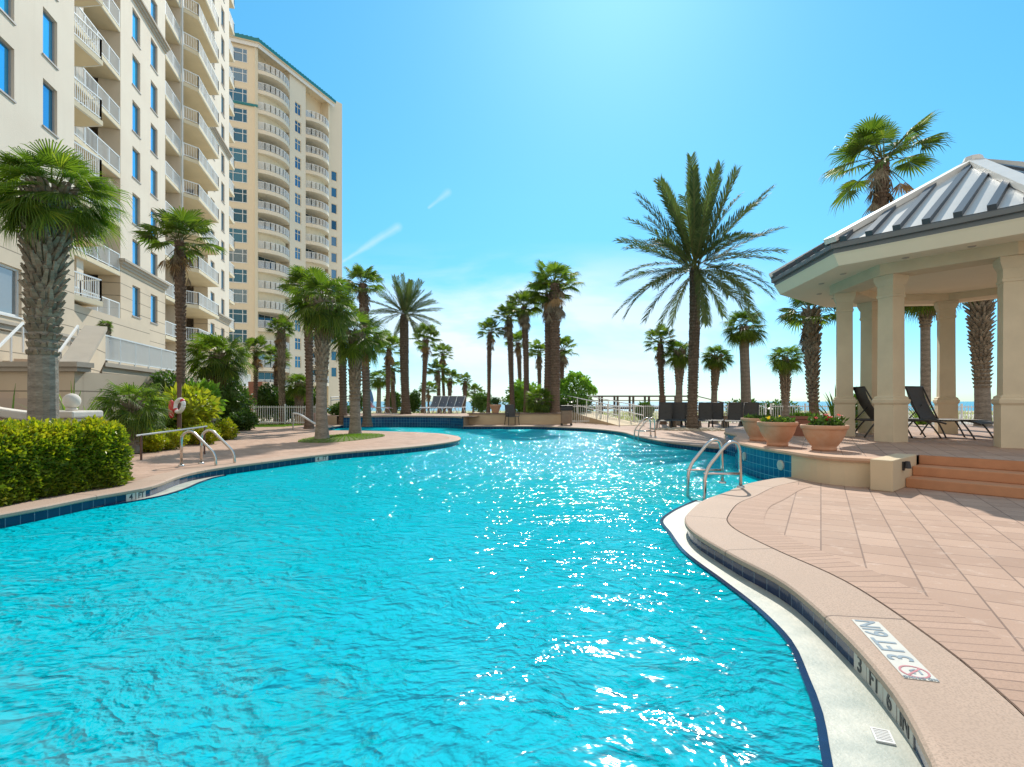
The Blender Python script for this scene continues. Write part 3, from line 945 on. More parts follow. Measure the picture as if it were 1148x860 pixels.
for q in (-0.75, -2.35):
    mb = MB()
    a = pA + n_ * q + Vector((0, 0, -0.05)); b = pB + n_ * q + Vector((0, 0, 0.0))
    mb.bar(a, b, 0.06, 0.07)
    for k in range(4):
        p = a.lerp(b, k / 3); mb.bar(p + Vector((0, 0, -1.1)), p, 0.05, 0.05)
    mb.build('handrail', M_rail, stw)
mb = MB()
for k in range(9):
    p0 = pA.lerp(pB, k / 9); p1 = pA.lerp(pB, (k + 1) / 9)
    p0.z = p1.z = 0
    vs = []
    for hz in (0.0, 1.35 + 0.18 * k):
        for o_ in (-2.5, -0.46):
            for p in (p0, p1): vs.append(p + n_ * o_ + Vector((0, 0, hz)))
    mb.hexa(vs)
mb.build('stair_flight', M_recess, stw)

# --- pink curved balustrade and ball finial behind the hedge
bl_ = thing('garden_balustrade', 'low pinkish balustrade with a sloping pale cap and a round ball on its pier', 'wall', (-8.3, 9.6, 0))
M_pink = plain('pink_stucco', (0.56, 0.40, 0.31), 0.88, 0.1, 2, 0.002, 80)
crv = catmull([(-10.6, 8.6), (-9.6, 8.9), (-8.9, 9.3), (-8.3, 9.62)], 0.2)
n = len(crv)
zs = [1.86 - 0.82 * (1 - (1 - i / (n - 1)) ** 1.5) for i in range(n)]
def curvewall(mb, path, zlo, zhi, o0, o1):
    L = offset(path, o0); Rr = offset(path, o1)
    b = len(mb.v)
    for i in range(len(path)):
        for p in (L[i], Rr[i]):
            mb.v.append((p.x, p.y, zlo[i])); mb.v.append((p.x, p.y, zhi[i]))
    for i in range(len(path) - 1):
        q = b + i * 4; r = q + 4
        for f in ((q, r, r + 1, q + 1), (q + 2, q + 3, r + 3, r + 2), (q + 1, r + 1, r + 3, q + 3), (q, q + 2, r + 2, r)):
            mb.f.append(f); mb.m.append(0)
    for q in (b, b + (len(path) - 1) * 4):
        mb.f.append((q, q + 1, q + 3, q + 2)); mb.m.append(0)
mb = MB(); curvewall(mb, crv, [0] * n, [z - 0.16 for z in zs], -0.16, 0.16); mb.build('wall', M_pink, bl_)
mb = MB(); curvewall(mb, crv, [z - 0.159 for z in zs], zs, -0.23, 0.23); mb.build('wall_cap', M_white if False else plain('pale_cap', (0.70, 0.64, 0.56), 0.8), bl_, bevel=0.03)
mb = MB(); curvewall(mb, crv, [z - 0.66 for z in zs], [z - 0.58 for z in zs], -0.20, -0.161); mb.build('moulding', bpy.data.materials['pale_cap'], bl_)
mb = MB(); mb.box(-8.42, -7.78, 9.45, 9.95, 0, 0.86); mb.build('pier', M_pink, bl_, bevel=0.02)
mb = MB(); mb.box(-8.47, -7.73, 9.40, 10.0, 0.861, 0.95); mb.box(-8.52, -7.67, 9.34, 10.06, 0.951, 1.08); mb.build('pier_cap', bpy.data.materials['pale_cap'], bl_, bevel=0.03)
mb = MB()
mb.lathe([(0.0, 0.0), (0.09, 0.0), (0.09, 0.04), (0.05, 0.06)] + [(0.138 * sin(a), 0.175 - 0.138 * cos(a)) for a in [0.35 + (pi - 0.35) * k / 12 for k in range(13)]], 24, (-7.98, 9.7, 1.081))
mb.build('ball_finial', bpy.data.materials['pale_cap'], bl_, smooth=True)

# ------------------------------------------------------------------ far tower
M_tow = plain('tower_cream', (0.82, 0.70, 0.51), 0.9, 0.06, 0.15)
M_tow2 = plain('tower_pale', (0.80, 0.72, 0.58), 0.9, 0.06, 0.15)
M_teal = plain('teal_metal_roof', (0.02, 0.22, 0.24), 0.4, 0.12, 0.4)
M_shut = plain('cream_shutter', (0.74, 0.68, 0.52), 0.8, 0.05, 2)
M_tgl = mat_glass('tower_glass', (0.06, 0.17, 0.26), curtain=0.35)
tw = thing('apartment_tower', 'tall cream apartment tower with rounded balconies and a teal roof edge, behind the palms', 'building', (-39.1, 82.0, 0))
TR_ = Fac(-39.1, 82.0, 0.3376, 0.9413)               # long face, receding to the right
TL = Fac(-39.1, 82.0, -0.924, -0.38, -1)             # face turned to the pool
TF_ = 3.05
EV = 55.9
# left face
lw = [(1.3, 3.95)]
lt = [54.9 - TF_ * k for k in range(18)]
mb = MB(); TL.wall(mb, 0.0, 9.0, 0, EV, [(a, b, z - 2.1, z) for a, b in lw for z in lt], 0, 0.2, back=3.0); mb.build('wall', M_tow, tw, recalc=False)
o = window(TL, 1.3, 3.95, lt[0] - 2.1, lt[0], 0.0, tw, 0.09, (1.95, 3.25), (lt[0] - 0.75,), (M_white, M_tgl))
repeat(o, tw, [-TF_ * k for k in range(1, 18)])
mb = MB(); TL.box(mb, -0.15, 9.0, 0.0, 0.22, 46.3, 46.62); mb.build('string_course', M_teal, tw)
# long face: window strip between the two balcony stacks
sw = [(8.15, 9.6)]
stp = [51.6 - TF_ * k for k in range(16)]
mb = MB(); TR_.wall(mb, 6.9, 10.7, 0, EV, [(a, b, z - 2.0, z) for a, b in sw for z in stp], 0.0, 0.2, back=1.8); mb.build('wall', M_tow2, tw, recalc=False)
o = window(TR_, 8.15, 9.6, stp[0] - 2.0, stp[0], 0.0, tw, 0.09, (8.9,), (stp[0] - 0.7,), (M_tow2, M_tgl))
repeat(o, tw, [-TF_ * k for k in range(1, 16)])
# recesses
mb = MB(); TR_.box(mb, 0.0, 6.91, -2.4, -1.7, 0, EV); TR_.box(mb, 10.69, 17.0, -2.4, -1.7, 0, EV)
TR_.box(mb, -0.3, 0.25, -2.3, -0.02, 0, EV); TR_.box(mb, 16.6, 17.1, -2.3, 0.0, 0, EV)
mb.build('recess_wall', M_tow, tw)
mb = MB(); TR_.box(mb, 0.3, 16.8, -16, -2.41, 0, EV - 0.2); mb.build('core', M_tow2, tw)


def arcpts(a0, a1, bulge, n=9):
    return [(a0 + (a1 - a0) * k / n, bulge * sin(pi * k / n) ** 0.75) for k in range(n + 1)]


for a0, a1, zt, nfl, seed in ((0.25, 6.85, 52.25, 17, 3), (10.75, 16.6, 50.3, 16, 8)):
    e = arcpts(a0, a1, 1.5)
    poly = [(a0, -1.69)] + e + [(a1, -1.69)]
    o = balcony(TR_, poly, zt, [(a, b - 0.06) for a, b in e], tw, 0.55, 0.12, (M_tow2, M_rail), 1.15)
    repeat(o, tw, [-TF_ * k for k in range(1, nfl)])
    mbd = MB(); TR_.box(mbd, a0 + 0.5, a1 - 1.2, -1.71, -1.64, zt, zt + 2.45)
    dr = mbd.build('sliding_door', M_white, tw)
    mbd = MB()
    wd = (a1 - a0 - 1.7) / 4
    for q in range(4): TR_.box(mbd, a0 + 0.5 + wd * q + 0.04, a0 + 0.5 + wd * (q + 1) - 0.04, -1.639, -1.62, zt + 0.05, zt + 2.38)
    mbd.build('pane', M_dglass, dr)
    mbs = MB()
    es = arcpts(a0 + 0.3, a1 - 0.5, 0.7)
    for (p, q) in zip(es[:-1], es[1:]):
        x0 = TR_.P(p[0], p[1] - 0.35, 0); x1 = TR_.P(q[0], q[1] - 0.35, 0)
        mbs.add([(x0[0], x0[1], zt + 0.02), (x1[0], x1[1], zt + 0.02), (x1[0], x1[1], zt + 2.6), (x0[0], x0[1], zt + 2.6)], [(0, 1, 2, 3)])
    sh = mbs.build('storm_shutter', M_shut, tw)
    rnd = random.Random(seed)
    shut = {3: (2, 3, 5, 9, 11, 12, 14), 8: (4, 7, 9, 12)}[seed]
    if 0 not in shut: pass
    first_d = first_s = False
    for k in range(1, nfl):
        src = sh if k in shut else dr
        c = dup(src, tw); c.location = (0, 0, -TF_ * k)
    sh.location = (0, 0, -TF_ * shut[0])
    # the copy made at that floor is the shutter itself
    for x in [x for x in tw.children if x.name.startswith('storm_shutter') and x is not sh and abs(x.location.z - sh.location.z) < 0.01]:
        bpy.data.objects.remove(x)
# end block
EB = Fac(*TR_.P(16.9, -0.6, 0)[:2], 0.3376, 0.9413)
mb = MB(); ez = [44.2 - TF_ * k for k in range(13)]
EBf = Fac(*TR_.P(17.2, -1.0, 0)[:2], 0.62, 0.78)
mb = MB(); EBf.wall(mb, 0, 3.4, 0, 57.5, [(1.1, 2.3, z - 1.8, z) for z in ez], 0.0, 0.2, back=4.0); mb.build('wall', M_tow2, tw, recalc=False)
o = window(EBf, 1.1, 2.3, ez[0] - 1.8, ez[0], 0.0, tw, 0.09, (), (), (M_tow2, M_tgl)); repeat(o, tw, [-TF_ * k for k in range(1, 13)])
# roof: eaves fascia along both faces and a low teal slope
mb = MB()
def roofstrip(path2):
    pass
c0 = TL.P(9.0, 0.9, 0); cA = Vector(TL.P(0, 0.9, 0)[:2]); cB = Vector(TR_.P(0, 0.9, 0)[:2])
corner = (cA + cB) / 2 * 1.0
out_ = [Vector(c0[:2]), corner, Vector(TR_.P(17.6, 0.9, 0)[:2])]
inn = [Vector(TL.P(9.0, -2.5, 0)[:2]), Vector(TR_.P(1.6, -2.6, 0)[:2]), Vector(TR_.P(17.6, -2.6, 0)[:2])]
for i in range(2):
    a, b, c, d = out_[i], out_[i + 1], inn[i + 1], inn[i]
    mb.add([(*a, EV), (*b, EV), (*b, EV + 0.55), (*a, EV + 0.55)], [(0, 1, 2, 3)], 0)
    mb.add([(*a, EV + 0.55), (*b, EV + 0.55), (*c, EV + 2.6), (*d, EV + 2.6)], [(0, 1, 2, 3)], 0)
    mb.add([(*a, EV), (*b, EV), (*c, EV), (*d, EV)], [(0, 1, 2, 3)], 1)
    L = (b - a).length
    for k in range(int(L / 0.6)):
        f = k / (L / 0.6)
        p, q = a.lerp(b, f), d.lerp(c, f)
        mb.bar((*p, EV + 0.6), (*q, EV + 2.65), 0.06, 0.1, 0)
mb.build('roof', [M_teal, M_tow], tw)
mb = MB()
for i in range(2):
    a, b = out_[i], out_[i + 1]
    mb.bar((*a.lerp(inn[i], 0.12), EV - 0.3), (*b.lerp(inn[i + 1], 0.12), EV - 0.3), 0.12, 0.55)
mb.build('eaves_band', M_white, tw)
# ------------------------------------------------------------------ palms and plants
M_sabal = leafmat('sabal_leaf', (0.045, 0.090, 0.011), (0.13, 0.185, 0.020), 0.46, 0.5, c3=(0.30, 0.29, 0.04))
M_wash = leafmat('fan_leaf', (0.042, 0.085, 0.012), (0.13, 0.175, 0.022), 0.46, 0.5, c3=(0.32, 0.27, 0.05))
M_date = leafmat('date_leaf', (0.045, 0.075, 0.024), (0.10, 0.13, 0.045), 0.3, 0.65, c3=(0.20, 0.16, 0.06), tcol=(1, 1.1, 0.7))
M_dead = leafmat('dead_leaf', (0.20, 0.12, 0.06), (0.34, 0.23, 0.12), 0.25, 0.8, tcol=(1.1, 1, 0.7))
M_pet = plain('petiole', (0.16, 0.17, 0.05), 0.6, 0.3, 10)
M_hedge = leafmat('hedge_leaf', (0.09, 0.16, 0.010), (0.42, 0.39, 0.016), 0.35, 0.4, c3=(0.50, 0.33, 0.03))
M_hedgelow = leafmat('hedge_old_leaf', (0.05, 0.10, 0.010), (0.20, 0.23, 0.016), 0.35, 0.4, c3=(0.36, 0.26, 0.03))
M_croton = leafmat('croton_leaf', (0.12, 0.20, 0.02), (0.40, 0.38, 0.03), 0.4, 0.4, c3=(0.55, 0.45, 0.05))
M_shrub = leafmat('shrub_leaf', (0.03, 0.075, 0.012), (0.085, 0.15, 0.024), 0.3, 0.4, c3=(0.12, 0.17, 0.04))
M_lime = leafmat('lime_leaf', (0.09, 0.18, 0.02), (0.20, 0.33, 0.04), 0.4, 0.4, c3=(0.34, 0.42, 0.07))
M_spiky = leafmat('spiky_leaf', (0.07, 0.13, 0.02), (0.18, 0.27, 0.05), 0.35, 0.4, c3=(0.24, 0.27, 0.07))
M_seagr = leafmat('sea_grass', (0.22, 0.24, 0.10), (0.42, 0.40, 0.22), 0.4, 0.6)
M_red = leafmat('red_petal', (0.55, 0.05, 0.05), (0.70, 0.18, 0.14), 0.35, 0.5, tcol=(1, 0.8, 0.8))
M_yel = leafmat('yellow_petal', (0.75, 0.50, 0.02), (0.85, 0.70, 0.05), 0.35, 0.5, tcol=(1, 1, 0.5))


def mat_trunk(name, c1, c2, band=9.0, bump=0.02):
    m, t, out = newmat(name)
    co = coords(t)
    st = t.node('ShaderNodeMapping', i_Vector=co); st.inputs['Scale'].default_value = (1, 1, 3)
    n = t.node('ShaderNodeTexNoise', i_Vector=st.outputs[0], i_Scale=9.0, i_Detail=7.0, i_Roughness=0.7)
    w_ = t.node('ShaderNodeTexWave', i_Vector=co, i_Scale=band / 6.0, i_Distortion=3.0, i_Detail=3.0); w_.bands_direction = 'Z'
    f = t.math('ADD', t.math('MULTIPLY', n.outputs[0], 0.9), t.math('MULTIPLY', w_.outputs['Fac'], 0.10))
    c = t.ramp(f, [(0.25, tuple(x * 0.5 for x in c1)), (0.5, c1), (0.8, c2)])
    g = t.node('ShaderNodeNewGeometry')
    c = t.node('ShaderNodeHueSaturation', i_Color=c, i_Value=t.math('MULTIPLY_ADD', g.outputs['Random Per Island'], 0.5, 0.75)).outputs[0]
    b = t.node('ShaderNodeBsdfPrincipled', i_Base_Color=c, i_Roughness=0.9); b.inputs['Specular IOR Level'].default_value = 0.2
    bp = t.node('ShaderNodeBump', i_Height=f, i_Distance=bump, i_Strength=1.0)
    t.l.new(bp.outputs[0], b.inputs['Normal']); t.l.new(b.outputs[0], out.inputs[0])
    return m


M_tsab = mat_trunk('sabal_trunk', (0.23, 0.20, 0.165), (0.38, 0.34, 0.285))
M_boot = mat_trunk('leaf_boots', (0.25, 0.205, 0.15), (0.43, 0.37, 0.29), 4, 0.01)
M_twash = mat_trunk('fan_palm_trunk', (0.16, 0.11, 0.08), (0.29, 0.21, 0.16), 14)
M_tdate = mat_trunk('date_trunk', (0.15, 0.115, 0.085), (0.27, 0.22, 0.17), 14, 0.03)


def fan_leaf(mb, base, az, el, pet, rad, spread, nseg, sag, rnd, mi=0, mp=1, split=0.5, cup=0.25, tipdroop=0.35, wid=1.0):
    a = Vector((cos(az) * cos(el), sin(az) * cos(el), sin(el)))
    side = Vector((-sin(az), cos(az), 0))
    hub = base + a * pet
    hub.z -= sag * pet * 0.25
    # petiole
    p = side * (0.018 * pet + 0.008); q = a.cross(side) * (0.014 * pet + 0.006)
    midp = (base + hub) / 2 + Vector((0, 0, 0.05 * pet))
    mb.add([base - p, base + p, midp - p * .7, midp + p * .7, hub - p * .4, hub + p * .4], [(0, 1, 3, 2), (2, 3, 5, 4)], mp)
    mb.add([base - q, base + q, midp - q * .7, midp + q * .7, hub - q * .4, hub + q * .4], [(0, 1, 3, 2), (2, 3, 5, 4)], mp)
    el2 = el - sag * 0.55
    a2 = Vector((cos(az) * cos(el2), sin(az) * cos(el2), sin(el2)))
    tw = rnd.uniform(-0.5, 0.5)
    up = a2.cross(side)
    side = side * cos(tw) + up * sin(tw)
    up = a2.cross(side)
    dt = 2 * spread / max(1, nseg - 1)
    for i in range(nseg):
        tt = -spread + dt * i
        d = a2 * cos(tt) + side * sin(tt) - up * cup * abs(sin(tt / 2)) ** 1.0
        d.normalize()
        pp = (side * cos(tt) - a2 * sin(tt)).normalized()
        L = rad * (0.72 + 0.28 * cos(tt * 0.8)) * rnd.uniform(0.88, 1.08)
        w_ = L * split * math.tan(dt / 2) * 1.02 * wid
        fold = up * w_ * 0.55 * (1 if i % 2 else -1)
        m1 = hub + d * L * split
        g = Vector((0, 0, -1))
        q1 = hub + d * L * 0.78 + g * L * tipdroop * 0.22 * rnd.uniform(0.6, 1.4)
        tip = hub + d * L * 0.97 + g * L * tipdroop * rnd.uniform(0.5, 1.4)
        mb.add([hub, m1 - pp * w_ + fold, m1 + pp * w_ - fold, q1 - pp * w_ * .62, q1 + pp * w_ * .62, tip],
               [(0, 2, 1), (1, 2, 4, 3), (3, 4, 5)], mi)


def sabal_crown(seed, nleaf=34, nseg=26, dead=3, emin=-0.75, flat=1.0):
    """unit-radius cabbage palm crown, origin at the growing point"""
    rnd = random.Random(seed); mb = MB()
    for i in range(nleaf):
        f = (i + 0.5) / nleaf
        el = 1.35 - (1.35 - emin) * f ** 0.85 + rnd.uniform(-0.12, 0.12)
        az = i * 2.39996 + rnd.uniform(-0.25, 0.25)
        fan_leaf(mb, Vector((cos(az) * 0.06, sin(az) * 0.06, rnd.uniform(-0.12, 0.08))), az, el, rnd.uniform(0.42, 0.58), rnd.uniform(0.5, 0.62), rnd.uniform(1.5, 1.9), nseg,
                 rnd.uniform(0.35, 0.8), rnd, 0, 2, 0.42, 0.45, rnd.uniform(0.25, 0.5))
    for i in range(dead):
        az = rnd.uniform(0, 6.28)
        fan_leaf(mb, Vector((cos(az) * 0.08, sin(az) * 0.08, -0.15)), az, rnd.uniform(-1.2, -0.8), 0.4, 0.45, 1.2, 14, 0.5, rnd, 1, 2, 0.45, 0.6, 0.2)
    return mb.mesh('crown', [M_sabal, M_dead, M_pet], recalc=False)


def wash_crown(seed, nleaf=20, nseg=24, dead=6, mat=None):
    rnd = random.Random(seed); mb = MB()
    for i in range(nleaf):
        f = (i + 0.5) / nleaf
        el = 1.4 - 1.75 * f ** 0.9 + rnd.uniform(-0.15, 0.15)
        az = i * 2.39996 + rnd.uniform(-0.35, 0.35)
        fan_leaf(mb, Vector((cos(az) * 0.05, sin(az) * 0.05, rnd.uniform(-0.1, 0.1))), az, el, rnd.uniform(0.45, 0.62), rnd.uniform(0.42, 0.55), rnd.uniform(1.7, 2.2), nseg,
                 rnd.uniform(0.1, 0.5), rnd, 0, 2, 0.55, 0.2, rnd.uniform(0.12, 0.35))
    for i in range(dead):
        az = rnd.uniform(0, 6.28)
        fan_leaf(mb, Vector((cos(az) * 0.06, sin(az) * 0.06, -0.2)), az, rnd.uniform(-1.45, -0.9), rnd.uniform(0.2, 0.45), 0.38, 1.0, 12, 0.3, rnd, 1, 2, 0.45, 0.5, 0.1)
    return mb.mesh('crown', [mat or M_wash, M_dead, M_pet], recalc=False)


def date_crown(seed, nfr=66, nl=84, low=-0.45):
    """unit-length feather fronds"""
    rnd = random.Random(seed); mb = MB()
    for i in range(nfr):
        f = (i + 0.5) / nfr
        el = 1.42 - (1.42 - low) * f ** 0.9 + rnd.uniform(-0.1, 0.1)
        az = i * 2.39996 + rnd.uniform(-0.2, 0.2)
        Lf = rnd.uniform(0.86, 1.06)
        p = Vector((cos(az) * 0.04, sin(az) * 0.04, rnd.uniform(-0.05, 0.05)))
        side = Vector((-sin(az), cos(az), 0))
        n = nl; e = el; droop = rnd.uniform(0.25, 0.6) * (0.35 + 0.65 * cos(el) ** 2) if el > -0.2 else rnd.uniform(0.3, 0.8)
        roll = rnd.uniform(-0.4, 0.4)
        prev = p.copy()
        for k in range(n):
            s_ = k / n
            d = Vector((cos(az) * cos(e), sin(az) * cos(e), sin(e)))
            up = d.cross(side)
            sd_ = side * cos(roll) + up * sin(roll); u2 = d.cross(sd_)
            nxt = prev + d * (Lf / n)
            wv = 0.011 * (1 - s_ * 0.8)
            mb.add([prev - sd_ * wv, prev + sd_ * wv, nxt + sd_ * wv * .95, nxt - sd_ * wv * .95], [(0, 1, 2, 3)], 2)
            if s_ > 0.12:
                ll = 0.150 * (sin(pi * min(1, (s_ - 0.05) * 0.95)) ** 0.55) * rnd.uniform(0.85, 1.15) + 0.015
                for sg in (-1, 1):
                    ld = (d * 1.0 + sd_ * sg * 0.60 + u2 * rnd.uniform(0.1, 0.55)).normalized()
                    ld.z -= 0.12; ld.normalize()
                    w_ = d * 0.0085
                    m_ = prev + ld * ll * 0.55 - Vector((0, 0, ll * 0.03)); tp = prev + ld * ll - Vector((0, 0, ll * 0.16))
                    mb.add([prev - w_ * .6, prev + w_ * .6, m_ + w_, m_ - w_, tp], [(0, 1, 2, 3), (3, 2, 4)], 0 if not (el < -0.6 and rnd.random() < 0.25) else 1)
            prev = nxt
            e -= droop / n * (0.4 + 1.4 * s_)
    return mb.mesh('crown', [M_date, M_dead, M_pet], recalc=False)


CROWN = {
    'sabal': [sabal_crown(s, 46, 26, 4, -0.95) for s in (1, 2, 3)],
    'wash': [wash_crown(s, 27, 22, 7) for s in (4, 5, 6)],
    'date': [date_crown(7), date_crown(9, 60, 70, -0.35)],
    'big': [sabal_crown(21, 58, 38, 5, -0.95)],
    'airy': [wash_crown(31, 22, 30, 4)],
}


def boots(mb, path, rads, z0, z1, r_out, mi, rnd, per=7, dz=0.11, L=0.26, wd=0.10, tilt=0.45):
    """criss-cross old leaf bases"""
    z = z0; row = 0
    H = path[-1].z
    while z < z1:
        for k in range(per):
            a = 2 * pi * (k + 0.5 * (row % 2)) / per + rnd.uniform(-0.12, 0.12)
            i = min(len(path) - 2, int((z / H) * (len(path) - 1)))
            c = path[i].lerp(path[i + 1], (z / H) * (len(path) - 1) - i)
            r = rads[i] * 0.92
            er = Vector((cos(a), sin(a), 0)); et = Vector((-sin(a), cos(a), 0))
            for sg in (-1, 1):
                d = (er * tilt * rnd.uniform(0.7, 1.5) + Vector((0, 0, 1)) + et * sg * 0.32).normalized()
                b = c + er * r + et * sg * wd * 0.25 + Vector((0, 0, z - c.z))
                gq = 0.22 + 0.78 * min(1.0, (z - z0) / max(0.01, (z1 - z0)) * 1.6)
                l_ = L * rnd.uniform(0.7, 1.2) * gq
                w0, w1, th = wd * 0.42, wd * 0.22, wd * 0.26
                t_ = b + d * l_
                n_ = d.cross(et).normalized()
                vs = [b - et * w0 - n_ * th, b + et * w0 - n_ * th, b - et * w0 + n_ * th, b + et * w0 + n_ * th,
                      t_ - et * w1 - n_ * th * .5, t_ + et * w1 - n_ * th * .5, t_ - et * w1 + n_ * th * .5, t_ + et * w1 + n_ * th * .5]
                mb.hexa(vs, mi)
        z += dz; row += 1


PALMS = []


def palm(style, px, Y, zbase, crown_py, R_px, w_px, label, crown=None, dx=0.0, boot=None, group=None, top_w=None, var=0, zs=1.0, name=None, X=None, skirt=0.0, cat='palm tree', bulge=0.0, rot=None):
    """style: sabal / wash / date.  Sizes are given as seen in the survey and turned into metres here."""
    rnd = random.Random(int(px * 7 + Y * 13))
    x = gx(px, Y) if X is None else X
    zc = gz(crown_py, Y); rad = R_px * Y / F; tw = w_px * Y / F / 2
    H = max(0.3, zc - zbase)
    if dx == 0: dx = rnd.uniform(-3.0, 3.0)
    if style == 'wash' and not skirt: skirt = rnd.uniform(0.15, 0.6)
    nm = name or {'sabal': 'cabbage_palm', 'wash': 'fan_palm', 'date': 'date_palm'}[style]
    root = thing(nm, label, cat, (x, Y, zbase), 0, group)
    n = max(6, int(H / 0.16)); dxm = dx * Y / F
    path, rads = [], []
    for i in range(n + 1):
        f = i / n
        path.append(Vector((dxm * f ** 1.4 + 0.03 * sin(f * 5 + px), 0.02 * sin(f * 4 + px * 2), H * f)))
        r = tw * (1.0 + 0.5 * math.exp(-f * H / 0.35)) * (1.0 - 0.14 * f)
        if style != 'sabal': r *= (1 + 0.05 * (i % 2) + rnd.uniform(-0.02, 0.03))
        else: r *= 1 + rnd.uniform(-0.012, 0.012)
        if bulge: r *= 1 + bulge * math.exp(-((1 - f) * H / 0.7) ** 2)
        rads.append(r * (1.0 if style == 'sabal' else 0.78))
    mb = MB()
    mats = {'sabal': [M_tsab, M_boot], 'wash': [M_twash, M_boot], 'date': [M_tdate, M_boot]}[style]
    mb.tube([Vector(p) for p in path], rads, 14 if w_px > 8 else 9, 0)
    if boot:
        f0, f1, per, L, wd, tilt = boot
        boots(mb, path, rads, H * f0, H * f1, 0, 1, rnd, per, L * 0.42, L, wd, tilt)
    if style == 'date':
        boots(mb, path, rads, 0.05, H * 0.985, 0, 0, rnd, 11, 0.11, 0.10, tw * 0.55, 0.35)
    if style == 'wash' and w_px > 3.5 and not boot:
        boots(mb, path, rads, H * 0.25, H * 0.99, 0, 0, rnd, 8, 0.10 + tw * 0.25, 0.14, tw * 0.55, 0.35)
    if skirt:
        for i in range(int(34 * skirt)):
            a = rnd.uniform(0, 6.28); zz = H - rnd.uniform(0.0, 1.0) * rad * 0.9
            fan_leaf(mb, Vector((dxm + cos(a) * tw, sin(a) * tw, zz)), a, rnd.uniform(-1.5, -1.1), rad * 0.12, rad * 0.35, 0.7, 9, 0.1, rnd, 1, 1, 0.45, 0.4, 0.1)
    mb.build('trunk', mats, root, smooth=False, world=False, recalc=True)
    me = CROWN[crown or style][var % len(CROWN[crown or style])]
    c = bpy.data.objects.new('crown', me); col.objects.link(c); c.parent = root
    c.location = (path[-1].x, path[-1].y, H); c.scale = (rad, rad, rad * zs)
    c.rotation_euler = (rnd.uniform(-0.16, 0.16), rnd.uniform(-0.16, 0.16), rnd.uniform(0, 6.28) if rot is None else rot)
    c.scale = (rad * rnd.uniform(0.92, 1.08), rad * rnd.uniform(0.92, 1.08), rad * zs * rnd.uniform(0.9, 1.08))
    return root


GB = 'palm trees around the pool'
# nearest, left
palm('sabal', 45, 8.9, 0.0, 216, 66, 28, 'big stout palm with leaf stubs up its trunk, rising behind the yellow-green hedge', 'big', dx=14, boot=(0.43, 0.995, 9, 0.30, 0.10, 0.55), bulge=0.15, zs=0.92)
palm('wash', 201, 20.0, 0.0, 270, 42, 11, 'slim fan palm with scarred trunk standing just behind the life ring post', var=0, dx=0)
palm('sabal', 246, 25.0, 0.1, 398, 40, 12, 'short palm with a shaggy brown collar beside the terrace railing', var=1, boot=(0.35, 0.98, 8, 0.42, 0.13, 0.5), bulge=0.25)
palm('sabal', 361, 17.0, 0.02, 338, 42, 12, 'taller of the two stout palms on the grass patch by the pool', var=0, boot=(0.42, 0.99, 8, 0.30, 0.10, 0.35), bulge=0.55, zs=0.95, dx=1)
palm('sabal', 397, 18.9, 0.02, 374, 37, 11, 'shorter of the two stout palms on the grass patch by the pool', var=2, boot=(0.35, 0.99, 8, 0.28, 0.10, 0.35), bulge=0.6, zs=0.9, dx=4)
palm('wash', 346, 24.5, 0.0, 325, 32, 10, 'fan palm directly behind the taller stout palm of the grass patch', var=1)
palm('date', 454.5, 33.0, 0.45, 352, 44, 11, 'smaller feathery date palm in the raised bed above the spa wall', 'date', var=1)
palm('wash', 412, 26.5, 0.0, 318, 27, 11, 'tall palm peeking over the shorter stout palm from behind', var=2, dx=-6)
palm('wash', 384, 29.0, 0.0, 352, 26, 10, 'dark trunked palm between the two stout palms of the grass patch', var=0)
palm('wash', 317, 29.5, 0.0, 370, 19, 7, 'palm in front of the cream tower with slim reddish trunk and open crown', var=1, boot=(0.1, 0.98, 6, 0.25, 0.10, 0.3))
palm('wash', 287, 31.0, 0.3, 394, 20, 5, 'thin palm behind the short reddish brown wall block', var=2)
palm('wash', 309, 33.0, 0.0, 402, 18, 6, 'palm right behind the slim reddish trunk by the white fence', var=0)
palm('sabal', 336, 30.0, 0.0, 430, 17, 7, 'small low palm over the white fence left of the stout palms', var=1, boot=(0.2, 0.95, 6, 0.3, 0.1, 0.4))
palm('wash', 434, 38.0, 0.4, 390, 20, 6, 'palm just left of the smaller date palm, its crown touching the fronds', var=1)
palm('wash', 442, 43.0, 0.3, 413, 14, 6, 'small palm between the smaller date palm and its left neighbour', var=2)
palm('sabal', 425, 40.0, 0.3, 424, 14, 5, 'low bushy palm behind the pink lounger', var=0)
palm('wash', 475, 40.0, 0.3, 381, 19, 6, 'slender palm just right of the smaller date palm, with a thickened neck', var=0, dx=2, bulge=0.5)
GR = 'distant palms right of the smaller date palm'
for i, (px, Y, cy, r, w_, lb) in enumerate((
        (498, 47, 397, 14, 4, 'tallest of the tight clump of far palms right of the date palm'),
        (493, 45, 416, 14, 5, 'leftmost crown in the tight clump of far palms'),
        (504, 46, 424, 13, 5, 'dark palm in the middle of the tight clump of far palms'),
        (520, 48, 427, 10, 5, 'palm standing alone at the right of the tight clump of far palms'),
        (481, 42, 436, 12, 3, 'low yellowish palm beneath the slender palm right of the date palm'),
        (531, 50, 440, 12, 3, 'very low drooping palm left of the leaning slender palm'))):
    palm('wash', px, Y, 0.1, cy, r, w_, lb, var=i, group=GR)
palm('wash', 547, 33.0, 0.3, 372, 17, 5.0, 'slender leaning palm, leftmost of the group behind the far pool edge', var=0, dx=3, skirt=0.3)
palm('wash', 575, 33.5, 0.35, 355, 20, 7.0, 'leaning palm second from left in the group behind the far pool edge', var=1, dx=-5)
palm('wash', 590, 32.0, 0.35, 343, 23, 7.5, 'tall palm with a hanging brown skirt next to the giant double trunk', var=2, dx=-2, skirt=1.0)
palm('wash', 583, 40.0, 0.3, 384, 15, 5, 'small palm behind the group, between two leaning trunks', var=0, bulge=0.3)
